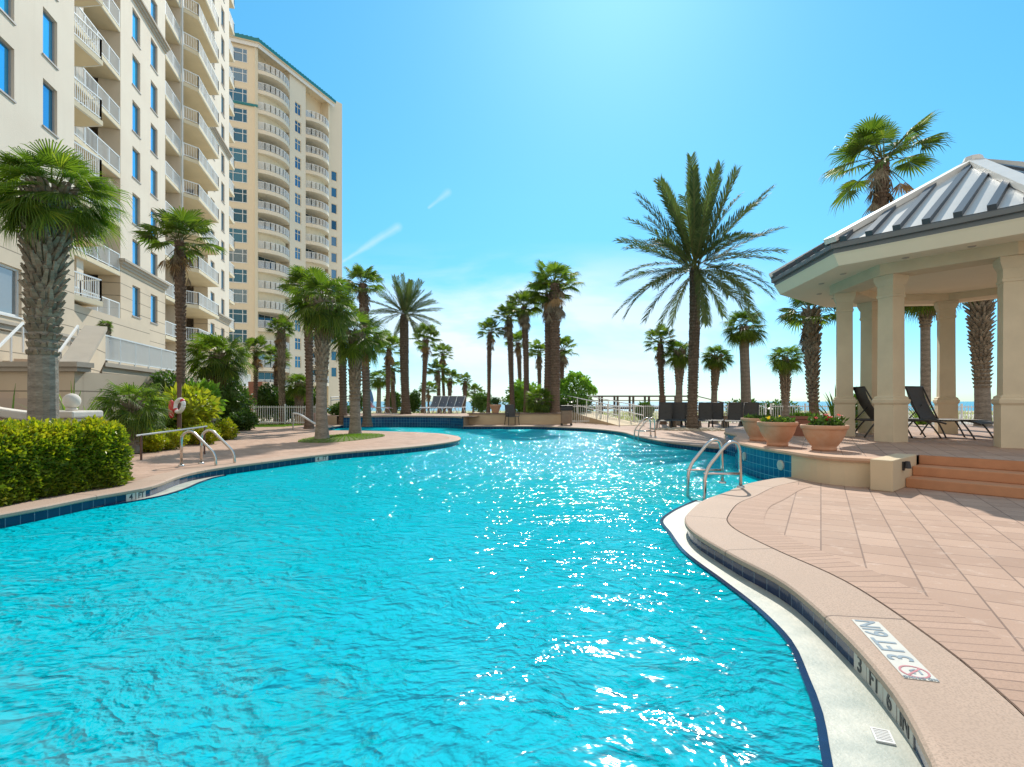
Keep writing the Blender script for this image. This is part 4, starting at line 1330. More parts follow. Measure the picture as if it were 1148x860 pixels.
palm('wash', 606, 41.0, 0.3, 395, 16, 5, 'small palm half hidden left of the giant double trunk', var=1)
palm('wash', 630, 40.0, 0.3, 392, 18, 5.5, 'small palm just right of the giant double trunk above the round tree', var=2, bulge=0.3)
palm('wash', 614, 31.2, 0.35, 330, 26, 10, 'left trunk of the giant double palm behind the far pool edge', var=1, group=None)
palm('wash', 622, 30.5, 0.35, 318, 34, 13, 'right and thicker trunk of the giant double palm, tallest of its group', 'airy', var=0, zs=0.9)
# right
palm('date', 777, 23.4, 0.02, 300, 93, 13, 'tallest feathery date palm, standing alone on the far deck by the loungers', 'date', var=0, zs=1.2)
palm('wash', 743, 29.0, 0.0, 384, 21, 7, 'left of the two palms standing close together behind the loungers', var=0, skirt=0.4)
palm('sabal', 760, 28.5, 0.0, 394, 20, 8, 'right of the two close palms, with rough leaf stubs under its crown', var=1, boot=(0.55, 0.98, 7, 0.3, 0.12, 0.4), bulge=0.3)
palm('sabal', 800, 30.0, 0.0, 400, 19, 7, 'short palm right of the tallest date palm, with a bulging neck', var=2, boot=(0.5, 0.98, 7, 0.3, 0.12, 0.4), bulge=0.4, dx=4)
palm('sabal', 836, 27.0, 0.0, 366, 26, 11, 'thick smooth trunked palm with a round crown behind the pots', var=0, bulge=0.1)
palm('sabal', 880, 30.0, 0.0, 400, 21, 8, 'small palm between the round crowned palm and the pavilion', var=1, boot=(0.3, 0.9, 6, 0.3, 0.12, 0.5))
palm('wash', 914, 16.6, 0.3, 350, 37, 12, 'yellow tinged palm with a rough trunk right beside the pavilion, one dead frond hanging', var=2, boot=(0.25, 0.99, 8, 0.26, 0.10, 0.6), dx=-6)
palm('wash', 984, 20.5, 0.0, 180, 58, 16, 'very tall fan palm rising behind the pavilion roof', 'airy', dx=4, zs=0.95, skirt=0.3)
palm('sabal', 1037, 22.0, 0.0, 325, 36, 10.5, 'straight palm seen between two pavilion columns, with a ball of leaf stubs', var=1, boot=(0.74, 0.99, 9, 0.3, 0.11, 0.6), bulge=0.4)
palm('sabal', 1101, 18.0, 0.0, 300, 40, 15, 'shaggy trunked palm half hidden by the right pavilion column', var=2, boot=(0.3, 0.99, 9, 0.3, 0.11, 0.8))
palm('sabal', 1165, 20.0, 0.0, 375, 30, 10, 'palm crown peeking past the right pavilion column', var=0)


# ------------------------------------------------------------------ shrubs
def leafcloud(mb, rnd, n, pt, size, mi=0, elong=2.0, droop=0.0):
    for _ in range(n):
        p, nrm = pt()
        d = Vector((rnd.gauss(0, 1), rnd.gauss(0, 1), rnd.gauss(0, 1) + 0.4)) * 0.6 + nrm * 1.0
        d.z -= droop
        d.normalize()
        s_ = d.cross(Vector((rnd.gauss(0, 1), rnd.gauss(0, 1), rnd.gauss(0, 1)))).normalized()
        l_ = size * rnd.uniform(0.7, 1.35); w_ = l_ / elong / 2
        q = p + d * l_ * 0.5
        fold = d.cross(s_) * w_ * 0.35
        mb.add([p, q - s_ * w_ + fold, p + d * l_, q + s_ * w_ + fold], [(0, 1, 2, 3)], mi)


def ellip(rnd, c, r, lump=0.22, shell=0.75, floor=None, seed=0.0):
    def f():
        while True:
            v = Vector((rnd.gauss(0, 1), rnd.gauss(0, 1), rnd.gauss(0, 1))).normalized()
            k = 1 + lump * 1.8 * noise.noise(v * 2.3 + Vector((seed, c[0], c[1])))
            k *= rnd.uniform(shell, 1.0)
            p = Vector((c[0] + v.x * r[0] * k, c[1] + v.y * r[1] * k, c[2] + v.z * r[2] * k))
            if floor is None or p.z > floor: return p, v
    return f


def core(mb, c, r, mi, floor, lump=0.2, seed=0.0, k=0.78):
    n, m_ = 14, 9
    b = len(mb.v)
    for j in range(m_ + 1):
        for i in range(n):
            th = pi * j / m_; a = 2 * pi * i / n
            v = Vector((sin(th) * cos(a), sin(th) * sin(a), cos(th)))
            q = k * (1 + lump * 1.8 * noise.noise(v * 2.3 + Vector((seed, c[0], c[1]))))
            mb.v.append((c[0] + v.x * r[0] * q, c[1] + v.y * r[1] * q, max(floor, c[2] + v.z * r[2] * q)))
    for j in range(m_):
        for i in range(n):
            mb.f.append((b + j * n + i, b + j * n + (i + 1) % n, b + (j + 1) * n + (i + 1) % n, b + (j + 1) * n + i)); mb.m.append(mi)


def shrub(name, label, px, Y, py0, py1, halfw, mat, n=900, size=0.12, elong=2.0, depth=None, cat='shrub', group=None, zb=0.0, droop=0.0, lump=0.25, cored=True):
    """py0 top, py1 foot, halfw half width, all as surveyed"""
    x = gx(px, Y); z0 = gz(py0, Y); z1 = max(zb, gz(py1, Y)); rx = halfw * Y / F; rz = (z0 - z1) / 2
    rnd = random.Random(int(px * 31 + py0)); mb = MB()
    c = (x, Y, (z0 + z1) / 2); r = (rx, depth or rx, rz)
    if cored: core(mb, c, r, 0, z1, lump, px)
    leafcloud(mb, rnd, n, ellip(rnd, c, r, lump, 0.72, z1 - 0.02, px), size, 0, elong, droop)
    for k in range(5):
        a = rnd.uniform(0, 6.28)
        mb.tube([(x + cos(a) * rx * .1, Y + sin(a) * rx * .1, z1 - 0.1), (x + cos(a) * rx * .4, Y + sin(a) * rx * .3, z1 + rz)], 0.015, 5, 1)
    o = mb.build(name, [mat, M_twash], None, recalc=False)
    o.data.transform(Matrix.Translation((-x, -Y, -z1))); o.location = (x, Y, z1)
    return tag(o, label, cat, group)


# the big clipped hedge
def hedge():
    rnd = random.Random(5); mb = MB()
    front = catmull([(-6.45, 4.3), (-6.22, 5.4), (-6.06, 6.3), (-5.99, 7.1), (-5.80, 7.8), (-5.80, 8.5)], 0.1)
    back = offset(front, 1.75)
    H = 0.93
    tot = len(front)
    def surf(u, v):
        """u along, v 0..1 front face up, over the top, down the back"""
        i = min(tot - 2, int(u * (tot - 1))); f = u * (tot - 1) - i
        a = front[i].lerp(front[i + 1], f); b = back[i].lerp(back[i + 1], f)
        endr = min(1, (1 - u) * 8.0); k = math.sqrt(max(0, 1 - (1 - endr) ** 2))
        a2 = a.lerp((a + b) / 2, (1 - k) * 0.9); b2 = b.lerp((a + b) / 2, (1 - k) * 0.9)
        h = H * (0.86 + 0.14 * k)
        # rounded profile
        th = pi * v
        c_ = -cos(th); s_ = sin(th)
        c2 = math.copysign(abs(c_) ** 0.38, c_); s2 = abs(s_) ** 0.38
        m_ = (a2 + b2) / 2; d_ = (b2 - a2) / 2
        p = m_ + d_ * c2
        return Vector((p.x, p.y, 0.02 + h * s2))
    def pt():
        u = rnd.random() ** 0.9; q_ = rnd.random()
        v = math.asin(rnd.uniform(0.0, 0.98) ** (1 / 0.38)) / pi if q_ < 0.55 else (1 - math.asin(rnd.uniform(0.35, 0.98) ** (1 / 0.38)) / pi if q_ < 0.65 else 0.5 + 0.42 * rnd.uniform(-1, 1))
        p = surf(u, v); q = surf(min(1, u + 0.01), v) - surf(max(0, u - 0.01), v); r_ = surf(u, min(1, v + 0.01)) - surf(u, max(0, v - 0.01))
        nrm = r_.cross(q)
        if nrm.length < 1e-9: nrm = Vector((0, 0, 1))
        nrm.normalize()
        cen = surf(u, 0.5); cen.z = 0.4
        if (p - cen).dot(nrm) < 0: nrm = -nrm
        bump = noise.noise(p * 3.2) * 0.10 + noise.noise(p * 9.0) * 0.05
        return p + nrm * (bump - rnd.uniform(0, 0.10)), nrm
    # inner body
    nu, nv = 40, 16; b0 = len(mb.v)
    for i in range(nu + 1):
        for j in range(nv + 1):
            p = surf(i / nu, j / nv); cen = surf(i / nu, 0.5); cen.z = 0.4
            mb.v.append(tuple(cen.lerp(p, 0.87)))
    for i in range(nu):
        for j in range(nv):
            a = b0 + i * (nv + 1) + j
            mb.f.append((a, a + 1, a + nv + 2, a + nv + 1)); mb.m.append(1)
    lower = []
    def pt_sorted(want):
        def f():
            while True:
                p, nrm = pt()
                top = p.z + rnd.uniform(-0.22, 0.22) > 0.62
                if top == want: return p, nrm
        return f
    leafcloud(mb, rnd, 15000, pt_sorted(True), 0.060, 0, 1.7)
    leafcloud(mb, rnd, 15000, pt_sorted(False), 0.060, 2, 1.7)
    return tag(mb.build('hedge', [M_hedge, M_shrub, M_hedgelow], None, recalc=False), 'dense clipped yellow-green hedge bordering the near left pool edge', 'hedge')


hedge()

# beds behind the left deck
mb = MB()
fill(mb, [(-26, 3.0), (-7.6, 4.3), (-6.2, 5.6), (-5.95, 7.6), (-6.0, 8.3), (-7.2, 8.9), (-8.4, 10.5), (-9.5, 13.2), (-9.1, 16.2), (-9.9, 19.0), (-12.0, 23.5), (-14.2, 26.0), (-15.4, 29.5), (-26, 30.0)], z=0.006)
structure(mb, 'planting_bed', M_mulch)
mb = MB(); fill(mb, catmull([(-13.6, 25.4), (-11.7, 26.2), (-10.9, 27.4), (-11.3, 28.7), (-13.0, 28.75), (-14.8, 28.7), (-14.6, 26.6)], 0.3, True), z=0.012)
structure(mb, 'lawn', M_grass)
isl = catmull([(-6.55, 16.4), (-5.6, 16.1), (-4.9, 17.3), (-4.55, 18.9), (-4.9, 19.9), (-5.9, 19.2), (-6.7, 17.6)], 0.2, True)
mb = MB()
cx_, cy_ = sum(p.x for p in isl) / len(isl), sum(p.y for p in isl) / len(isl)
rings = [(1.0, 0.004), (0.85, 0.05), (0.5, 0.09), (0.02, 0.10)]
for k, z in rings:
    for p in isl: mb.v.append((cx_ + (p.x - cx_) * k, cy_ + (p.y - cy_) * k, z))
n_ = len(isl)
for j in range(len(rings) - 1):
    for i in range(n_): mb.f.append((j * n_ + i, j * n_ + (i + 1) % n_, (j + 1) * n_ + (i + 1) % n_, (j + 1) * n_ + i)); mb.m.append(0)
structure(mb, 'grass_mound', M_grass, smooth=True)
rnd = random.Random(3); mb = MB()
for _ in range(5200):
    p = isl[rnd.randrange(n_)]; k = math.sqrt(rnd.random()) * 0.99
    x, y = cx_ + (p.x - cx_) * k, cy_ + (p.y - cy_) * k; z = 0.1 * (1 - k ** 2)
    a = rnd.uniform(0, 6.28); h = rnd.uniform(0.03, 0.08)
    mb.add([(x, y, z), (x + cos(a) * .012, y + sin(a) * .012, z), (x + rnd.uniform(-.03, .03), y + rnd.uniform(-.03, .03), z + h)], [(0, 1, 2)])
for _ in range(5000):
    x, y = rnd.uniform(-14.4, -11.1), rnd.uniform(26.0, 28.6)
    a = rnd.uniform(0, 6.28); h = rnd.uniform(0.04, 0.09)
    mb.add([(x, y, 0.01), (x + cos(a) * .02, y + sin(a) * .02, 0.01), (x + rnd.uniform(-.04, .04), y + rnd.uniform(-.04, .04), h)], [(0, 1, 2)])
tag(mb.build('grass_blades', M_lime, recalc=False), 'short bright grass around the stout palms and on the lawn by the white fence', 'grass', None, 'stuff')


def spiky(name, label, px, Y, py_top, halfw, mat, n=60, zb=0.0, wid=0.05, stem=0.0, group=None, cat='plant', arch=0.6):
    x = gx(px, Y); top = gz(py_top, Y); r = halfw * Y / F
    rnd = random.Random(int(px * 3 + py_top)); mb = MB()
    H = top - zb - stem
    for i in range(n):
        az = rnd.uniform(0, 6.28); el = rnd.uniform(0.15, 1.45)
        L = math.hypot(r * cos(el), H * sin(el)) * rnd.uniform(0.8, 1.1)
        p = Vector((0, 0, stem)); side = Vector((-sin(az), cos(az), 0)); e = el; prev = p; K_ = 5
        pw = wid * 0.5
        for k in range(K_):
            d = Vector((cos(az) * cos(e), sin(az) * cos(e), sin(e)))
            nx_ = prev + d * L / K_
            w2 = wid * (1 - ((k + 1) / K_) ** 1.5) + 0.002
            mb.add([prev - side * pw, prev + side * pw, nx_ + side * w2, nx_ - side * w2], [(0, 1, 2, 3)])
            prev = nx_; pw = w2; e -= arch / K_ * (0.4 + k * 0.4)
    if stem: mb.tube([(0, 0, -0.05), (0, 0, stem + 0.05)], [0.10, 0.075], 8, 1)
    o = mb.build(name, [mat, M_twash], None, recalc=False); o.location = (x, Y, zb)
    return tag(o, label, cat, group)


def bushpalm(label, px, Y, cy, r_px, zb=0.0, var=0, w_px=8, seed=40, n=26):
    """low fan palm with several leaves from a short stem"""
    return palm('sabal', px, Y, zb, cy, r_px, w_px, label, None, var=var, name='bush_palm', boot=(0.2, 0.95, 6, 0.22, 0.09, 0.5), cat='palm bush')


bushpalm('low wide fan palm right behind the end of the clipped hedge', 148, 12.8, 452, 40, var=1, w_px=13)
bushpalm('small fan palm on the terrace above the sloping stair parapet', 118, 21.6, 365, 9, zb=2.79, var=2, w_px=4)
spiky('yucca', 'tall spiky grass like plant between the big palm and the low fan palm', 82, 13.0, 418, 24, M_spiky, 80, 0, 0.035)
spiky('yucca', 'spiky plant at the left edge below the stair landing wall', 12, 12.0, 425, 24, M_spiky, 60, 0, 0.035)
spiky('trailing_plant', 'pale leafy plant spilling beside the ball finial pier', 105, 11.0, 450, 16, M_spiky, 40, 0, 0.05)
shrub('croton', 'bright yellow leafed bush behind the life ring post', 210, 16.5, 436, 482, 28, M_croton, 800, 0.24, 2.2, cored=True)
shrub('croton', 'yellow-green leafy bush left of the life ring post', 180, 16.0, 448, 486, 20, M_lime, 600, 0.22, 2.2)
shrub('croton', 'lime green broad leaved bush against the terrace wall', 226, 20.0, 430, 470, 18, M_lime, 400, 0.3, 2.0)
shrub('low_hedge', 'low clipped bush just right of the big hedge, behind the white pole', 168, 13.3, 484, 508, 16, M_hedge, 1500, 0.07, 1.7, group='low clipped bushes by the left deck')
shrub('low_hedge', 'low clipped bush under the middle of the white pole', 190, 14.0, 482, 506, 17, M_hedge, 1500, 0.07, 1.7, group='low clipped bushes by the left deck')
shrub('low_hedge', 'reddish tipped low bush behind the curved grab rails', 226, 15.6, 476, 501, 17, M_hedge, 1500, 0.08, 1.7, group='low clipped bushes by the left deck')
shrub('low_hedge', 'bright low bush at the right end of the left planting bed', 252, 17.5, 472, 495, 12, M_hedge, 1200, 0.08, 1.7, group='low clipped bushes by the left deck')
shrub('dark_bush', 'dark green bush against the terrace wall behind the slim fan palm', 190, 21, 418, 470, 24, M_shrub, 1500, 0.15)
shrub('dark_bush', 'tall dark green bush right of the short shaggy palm', 262, 24.5, 428, 482, 20, M_shrub, 2200, 0.14)
shrub('dark_bush', 'low dark bush in front of the white fence end', 272, 23.0, 462, 484, 14, M_shrub, 1200, 0.12)
for i, (px, hw, py) in enumerate(((300, 14, 432), (325, 16, 438), (350, 14, 436))):
    shrub('dark_bush', ('rounded bush over the white fence beside the reddish wall block', 'rounded bush over the middle of the white fence', 'rounded bush over the right end of the white fence')[i], px, 32, py, 470, hw, M_shrub, 1200, 0.2, group='bushes behind the white fence')
shrub('dark_bush', 'brownish bush left of the raised spa, above the red panel', 381, 30.5, 452, 468, 12, M_shrub, 900, 0.12, zb=0.35)
for i, (px, hw, lb) in enumerate(((400, 7, 'small dark bush behind the pink lounger'), (441, 9, 'round clipped bush left of the smaller date palm'), (464, 7, 'round clipped bush right of the smaller date palm'), (540, 12, 'low green bush at the foot of the leaning slender palm'))):
    shrub('dark_bush', lb, px, 44, 440, 462, hw, M_shrub, 900, 0.2, group='bushes on the far left deck')
# around the far group
shrub('green_bush', 'leafy bush between the trunks of the far group', 587, 35, 428, 464, 20, M_lime, 1600, 0.2, zb=0.35)
bushpalm('small bushy fan palm at the foot of the giant double trunk', 603, 30.6, 448, 18, zb=0.4, var=0, w_px=7)
shrub('dark_bush', 'dark bushes right of the giant double trunk under the round tree', 641, 34, 441, 466, 22, M_shrub, 1600, 0.2, zb=0.0)
for i, (px, hw, py, lb) in enumerate(((835, 18, 448, 'low green bush behind the far loungers'), (872, 20, 450, 'low bush left of the small palm by the pavilion'), (722, 9, 452, 'small bush at the foot of the ramp'))):
    shrub('green_bush', lb, px, 34, py, 470, hw, M_shrub, 900, 0.18, group='bushes behind the far deck')
spiky('agave_plant', 'spiky green plant beside the pavilion left column', 938, 14.2, 428, 22, M_spiky, 90, 0.42, 0.05)
shrub('green_bush', 'bright green bush between the two left pavilion columns', 962, 16.4, 440, 486, 11, M_lime, 900, 0.12, zb=0.42)
spiky('young_palm', 'young green frond plant peeking between far pavilion columns', 1033, 19.5, 440, 9, M_spiky, 40, 0.3, 0.05)

# round-headed tree with open stems
tr = thing('umbrella_tree', 'round headed small tree with an open crown over bare stems, right of the double palm', 'tree', (gx(647, 36), 36, 0))
rnd = random.Random(9); mb = MB()
for k in range(7):
    a = k * 0.9; r_ = 0.9
    mb.tube([(0.12 * cos(a), 0.12 * sin(a), 0), (0.45 * cos(a), 0.4 * sin(a), 0.9), (r_ * cos(a) * 1.1, r_ * sin(a), 2.0)], [0.07, 0.05, 0.02], 6)
    mb.tube([(0.45 * cos(a), 0.4 * sin(a), 0.9), (0.3 * cos(a + .7), .3 * sin(a + .7), 2.2)], [0.04, 0.015], 5)
mb.build('trunk', M_twash, tr, world=False)
mb = MB()
def dome():
    while True:
        v = Vector((rnd.gauss(0, 1), rnd.gauss(0, 1), rnd.gauss(0, 1))).normalized()
        if v.z < 0.12: continue
        k = (1 + 0.4 * noise.noise(v * 2.6)) * rnd.uniform(0.8, 1.0)
        return Vector((v.x * 1.25 * k, v.y * 1.2 * k, 1.55 + v.z * 1.45 * k)), v
leafcloud(mb, rnd, 2300, dome, 0.17, 0, 1.4)
mb.build('crown', M_lime, tr, world=False, recalc=False)

# dune grass beyond the deck: uncountable, one object
rnd = random.Random(12); mb = MB()
for _ in range(9000):
    y = rnd.uniform(34, 95); x = rnd.uniform(-0.35 * y, 0.95 * y)
    if noise.noise((x * 0.12, y * 0.12, 2)) < -0.05: continue
    z = gzz(x, y); h = rnd.uniform(0.25, 0.7); a = rnd.uniform(0, 6.28)
    for q in range(2):
        ox, oy = rnd.uniform(-.2, .2), rnd.uniform(-.2, .2)
        mb.add([(x + ox - .03 * cos(a), y + oy - .03 * sin(a), z - 0.05), (x + ox + .03 * cos(a), y + oy + .03 * sin(a), z - 0.05), (x + ox + rnd.uniform(-.3, .3), y + oy + rnd.uniform(-.2, .2), z + h)], [(0, 1, 2)])
tag(mb.build('dune_grass', M_seagr, recalc=False), 'pale dune grass on the sand beyond the pool deck', 'grass', None, 'stuff')
# ------------------------------------------------------------------ pavilion
GC = Vector((10.14, 11.77)); GA = [R(17 + 45 * k) for k in range(8)]
M_col = plain('column_cream', (0.73, 0.62, 0.44), 0.8, 0.13, 2.2, 0.001, 70)
M_ceil = plain('soffit_cream', (0.84, 0.76, 0.58), 0.85, 0.05, 1.5)
M_roofm = plain('roof_metal', (0.62, 0.61, 0.58), 0.45, 0.08, 3.0, metal=0.1)
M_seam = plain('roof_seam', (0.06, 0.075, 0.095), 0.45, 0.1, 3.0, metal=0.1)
M_hip = plain('hip_cap', (0.74, 0.73, 0.69), 0.45, 0.08, 3.0)
M_fascia = plain('grey_fascia', (0.17, 0.18, 0.18), 0.5, 0.1, 3.0, metal=0.3)
gz_ = thing('pavilion', 'octagonal cream pavilion with square columns and a grey standing seam metal roof', 'pavilion', (GC.x, GC.y, PH))


def gpt(a, r, z): return (GC.x + r * cos(a), GC.y + r * sin(a), z)


def sqring(mb, c, a, prof, mi=0):
    """square section column along profile [(half width, z)]"""
    ca, sa = cos(a), sin(a)
    b = len(mb.v)
    for h, z in prof:
        for x, y in ((-h, -h), (h, -h), (h, h), (-h, h)):
            mb.v.append((c.x + x * ca - y * sa, c.y + x * sa + y * ca, z))
    for i in range(len(prof) - 1):
        for k in range(4):
            k2 = (k + 1) % 4
            mb.f.append((b + i * 4 + k, b + i * 4 + k2, b + (i + 1) * 4 + k2, b + (i + 1) * 4 + k)); mb.m.append(mi)
    mb.f.append((b + 3, b + 2, b + 1, b)); mb.m.append(mi)
    e = b + (len(prof) - 1) * 4
    mb.f.append((e, e + 1, e + 2, e + 3)); mb.m.append(mi)


CT = 3.83
for a in GA:
    c = GC + Vector((cos(a), sin(a))) * 2.41
    mb = MB()
    sqring(mb, c, a, [(0.205, PH), (0.205, PH + 0.76), (0.21, PH + 0.765), (0.232, PH + 0.80), (0.236, PH + 0.86), (0.21, PH + 0.885), (0.21, PH + 0.915), (0.168, PH + 0.945),
                      (0.160, 3.38), (0.176, 3.39), (0.18, 3.44), (0.168, 3.45), (0.166, 3.62), (0.178, 3.64), (0.212, 3.74), (0.216, CT)])
    mb.build('column', M_col, gz_)


def octring(mb, r0, z0, r1, z1, mi=0):
    b = len(mb.v)
    for a in GA:
        mb.v.append(gpt(a, r0, z0)); mb.v.append(gpt(a, r1, z1))
    for k in range(8):
        k2 = (k + 1) % 8
        mb.f.append((b + 2 * k, b + 2 * k2, b + 2 * k2 + 1, b + 2 * k + 1)); mb.m.append(mi)


ER, EZ, AZP = 3.98, 4.38, 6.46
mb = MB()
for (r0, z0, r1, z1) in ((2.72, CT + 0.002, 2.72, 4.08), (2.12, CT + 0.002, 2.12, 4.02), (2.72, CT + 0.002, 2.12, CT + 0.002)):
    octring(mb, r0, z0, r1, z1)
mb.build('beam', M_col, gz_)
mb = MB(); octring(mb, 3.80, 3.95, 2.70, 4.06); octring(mb, 2.14, 4.0, 0.01, 4.0)
mb.build('soffit', M_ceil, gz_)
mb = MB(); octring(mb, 3.93, EZ - 0.20, 3.90, EZ - 0.24); octring(mb, 3.90, EZ - 0.24, 3.80, 3.95)
mb.build('cornice_band', M_ceil, gz_)
mb = MB(); octring(mb, ER, EZ, ER + 0.02, EZ - 0.03); octring(mb, ER + 0.02, EZ - 0.03, ER + 0.02, EZ - 0.11); octring(mb, ER + 0.02, EZ - 0.11, 3.93, EZ - 0.12); octring(mb, 3.93, EZ - 0.12, 3.93, EZ - 0.20)
mb.build('gutter', M_fascia, gz_)
mb = MB(); octring(mb, ER + 0.01, EZ, 0.12, AZP)
rf = mb.build('roof', M_roofm, gz_)
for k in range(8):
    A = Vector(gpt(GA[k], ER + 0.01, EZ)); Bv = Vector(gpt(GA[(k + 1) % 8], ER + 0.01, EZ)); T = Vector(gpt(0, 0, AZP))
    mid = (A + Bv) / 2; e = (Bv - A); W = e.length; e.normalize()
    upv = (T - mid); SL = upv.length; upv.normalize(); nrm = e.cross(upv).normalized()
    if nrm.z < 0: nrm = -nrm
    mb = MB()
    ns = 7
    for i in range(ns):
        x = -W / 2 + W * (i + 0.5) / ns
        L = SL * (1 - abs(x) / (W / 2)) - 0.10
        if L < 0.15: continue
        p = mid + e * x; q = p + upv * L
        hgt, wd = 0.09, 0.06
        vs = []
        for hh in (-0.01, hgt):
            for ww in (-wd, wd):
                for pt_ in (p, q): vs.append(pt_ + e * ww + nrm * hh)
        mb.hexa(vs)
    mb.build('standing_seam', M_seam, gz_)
for k in range(8):
    A = Vector(gpt(GA[k], ER + 0.02, EZ)); T = Vector(gpt(GA[k], 0.02, AZP))
    d = (T - A).normalized(); s_ = Vector((-sin(GA[k]), cos(GA[k]), 0)); n_ = d.cross(s_)
    if n_.z < 0: n_ = -n_
    mb = MB()
    vs = []
    for hh in (0.005, 0.115):
        for ww in (-0.13, 0.13):
            for p in (A, T): vs.append(p + s_ * ww + n_ * (hh - 0.05 * abs(ww) / 0.13 * 0))
    mb.hexa(vs)
    mb.build('hip_cap', M_hip, gz_)
mb = MB(); mb.lathe([(0.0, AZP + 0.18), (0.16, AZP + 0.16), (0.2, AZP + 0.05), (0.2, AZP - 0.02)], 8, (GC.x, GC.y, 0)); mb.build('finial_cap', M_hip, gz_)
for k in range(8):
    for f in (0.3, 0.7):
        A = Vector(gpt(GA[k], 3.2, 4.0)); Bv = Vector(gpt(GA[(k + 1) % 8], 3.2, 4.0)); c = A.lerp(Bv, f)
        zz = 4.06 - (Vector((c.x, c.y)) - GC).length * 0 - 0.055
        mb = MB(); mb.lathe([(0.0, 0.012), (0.055, 0.012), (0.07, 0.03), (0.07, 0.06)], 12, (c.x, c.y, 3.985))
        mb.build('downlight', M_cornice, gz_)

# ------------------------------------------------------------------ pots
def pot(label, px, Y, rim_r, H, z):
    x = gx(px, Y)
    root = thing('terracotta_pot', label, 'planter', (x, Y, z), 0, 'terracotta pots on the terrace edge')
    s = rim_r; prof = [(0.0, 0.0), (0.50 * s, 0.0), (0.53 * s, 0.02), (0.53 * s, 0.10 * H), (0.50 * s, 0.13 * H), (0.58 * s, 0.22 * H), (0.74 * s, 0.42 * H), (0.85 * s, 0.62 * H), (0.91 * s, 0.80 * H),
                       (0.925 * s, 0.83 * H), (0.955 * s, 0.835 * H), (1.0 * s, 0.89 * H), (1.0 * s, 0.985 * H), (0.985 * s, H), (0.93 * s, H), (0.90 * s, 0.97 * H), (0.88 * s, 0.86 * H), (0.0, 0.87 * H)]
    mb = MB(); mb.lathe(prof[:-1], 48); mb.build('bowl', M_terra, root, smooth=False, world=False)
    for p in root.children[0].data.polygons: p.use_smooth = True
    mb = MB(); mb.lathe([(0.0, 0.90 * H), (0.5 * s, 0.90 * H), (0.9 * s, 0.875 * H)], 32); mb.build('soil', M_mulch, root, world=False)
    return x


pot('nearest terracotta pot, beside the left pavilion column, holding red flowers', 924, 9.1, 0.365, 0.43, PH)
pot('middle terracotta pot, holding yellow flowers', 871.5, 10.0, 0.35, 0.45, PH)
pot('terracotta pot partly hidden behind the one with yellow flowers', 851, 11.3, 0.36, 0.48, PH)
M_brickpot = plain('brick_red_clay', (0.32, 0.13, 0.08), 0.8, 0.15, 5)
bp_ = thing('clay_planter', 'dark red straight sided planter standing behind the terracotta pots', 'planter', (gx(901, 13.0), 13.0, PH))
mb = MB(); mb.lathe([(0.0, 0), (0.30, 0), (0.36, 0.40), (0.39, 0.41), (0.39, 0.48), (0.34, 0.48), (0.33, 0.43), (0.0, 0.44)], 28); mb.build('bowl', M_brickpot, bp_, world=False)


def flowers(name, label, px, Y, z, r, mat, nfl, nleaf, leafm, h=0.14, fs=0.10):
    rnd = random.Random(int(px)); mb = MB(); x0 = gx(px, Y)
    for _ in range(nleaf):
        a = rnd.uniform(0, 6.28); q = r * math.sqrt(rnd.random())
        p = Vector((q * cos(a), q * sin(a), rnd.uniform(0, h * 0.7)))
        d = Vector((rnd.gauss(0, .6), rnd.gauss(0, .6), 0.7)).normalized(); s_ = d.cross(Vector((rnd.random(), rnd.random(), 0.1))).normalized() * 0.02
        L = rnd.uniform(0.06, 0.13)
        mb.add([p, p + d * L * .5 - s_, p + d * L, p + d * L * .5 + s_], [(0, 1, 2, 3)], 0)
    for _ in range(nfl):
        a = rnd.uniform(0, 6.28); q = r * 0.85 * math.sqrt(rnd.random())
        c = Vector((q * cos(a), q * sin(a), h * rnd.uniform(0.6, 1.25)))
        for k in range(7):
            b = 6.28 * k / 7; d = Vector((cos(b), sin(b), rnd.uniform(0.1, 0.9))).normalized(); s_ = d.cross(Vector((0, 0, 1))).normalized() * fs * 0.22
            mb.add([c, c + d * fs * .3 - s_, c + d * fs * .5, c + d * fs * .3 + s_], [(0, 1, 2, 3)], 1)
    o = mb.build(name, [leafm, mat], None, recalc=False); o.location = (x0, Y, z)
    return tag(o, label, 'flowers')


flowers('flower_plant', 'coral red flowers in the nearest terracotta pot', 926, 9.1, PH + 0.375, 0.27, M_red, 6, 240, M_shrub, 0.20, 0.13)
flowers('flower_plant', 'yellow flowers in the middle terracotta pot', 872, 10.0, PH + 0.395, 0.27, M_yel, 18, 300, M_shrub, 0.12, 0.07)
flowers('flower_plant', 'low leafy plants in the hidden terracotta pot', 851, 11.3, PH + 0.42, 0.26, M_yel, 3, 240, M_shrub, 0.08, 0.06)
flowers('flower_plant', 'green plants in the dark red planter', 901, 13.0, PH + 0.42, 0.26, M_red, 4, 240, M_lime, 0.10, 0.06)


# ------------------------------------------------------------------ pool ladders and rails
def bent(pts, r=0.08, n=4):
    """polyline with rounded corners"""
    pts = [Vector(p) for p in pts]; out = [pts[0]]
    for i in range(1, len(pts) - 1):
        a, b, c = pts[i - 1], pts[i], pts[i + 1]
        da = min(r, (a - b).length * 0.45); dc = min(r, (c - b).length * 0.45)
        p, q = b + (a - b).normalized() * da, b + (c - b).normalized() * dc
        for k in range(n + 1):
            t_ = k / n
            out.append(p * (1 - t_) ** 2 + b * 2 * t_ * (1 - t_) + q * t_ * t_)
    out.append(pts[-1]); return out


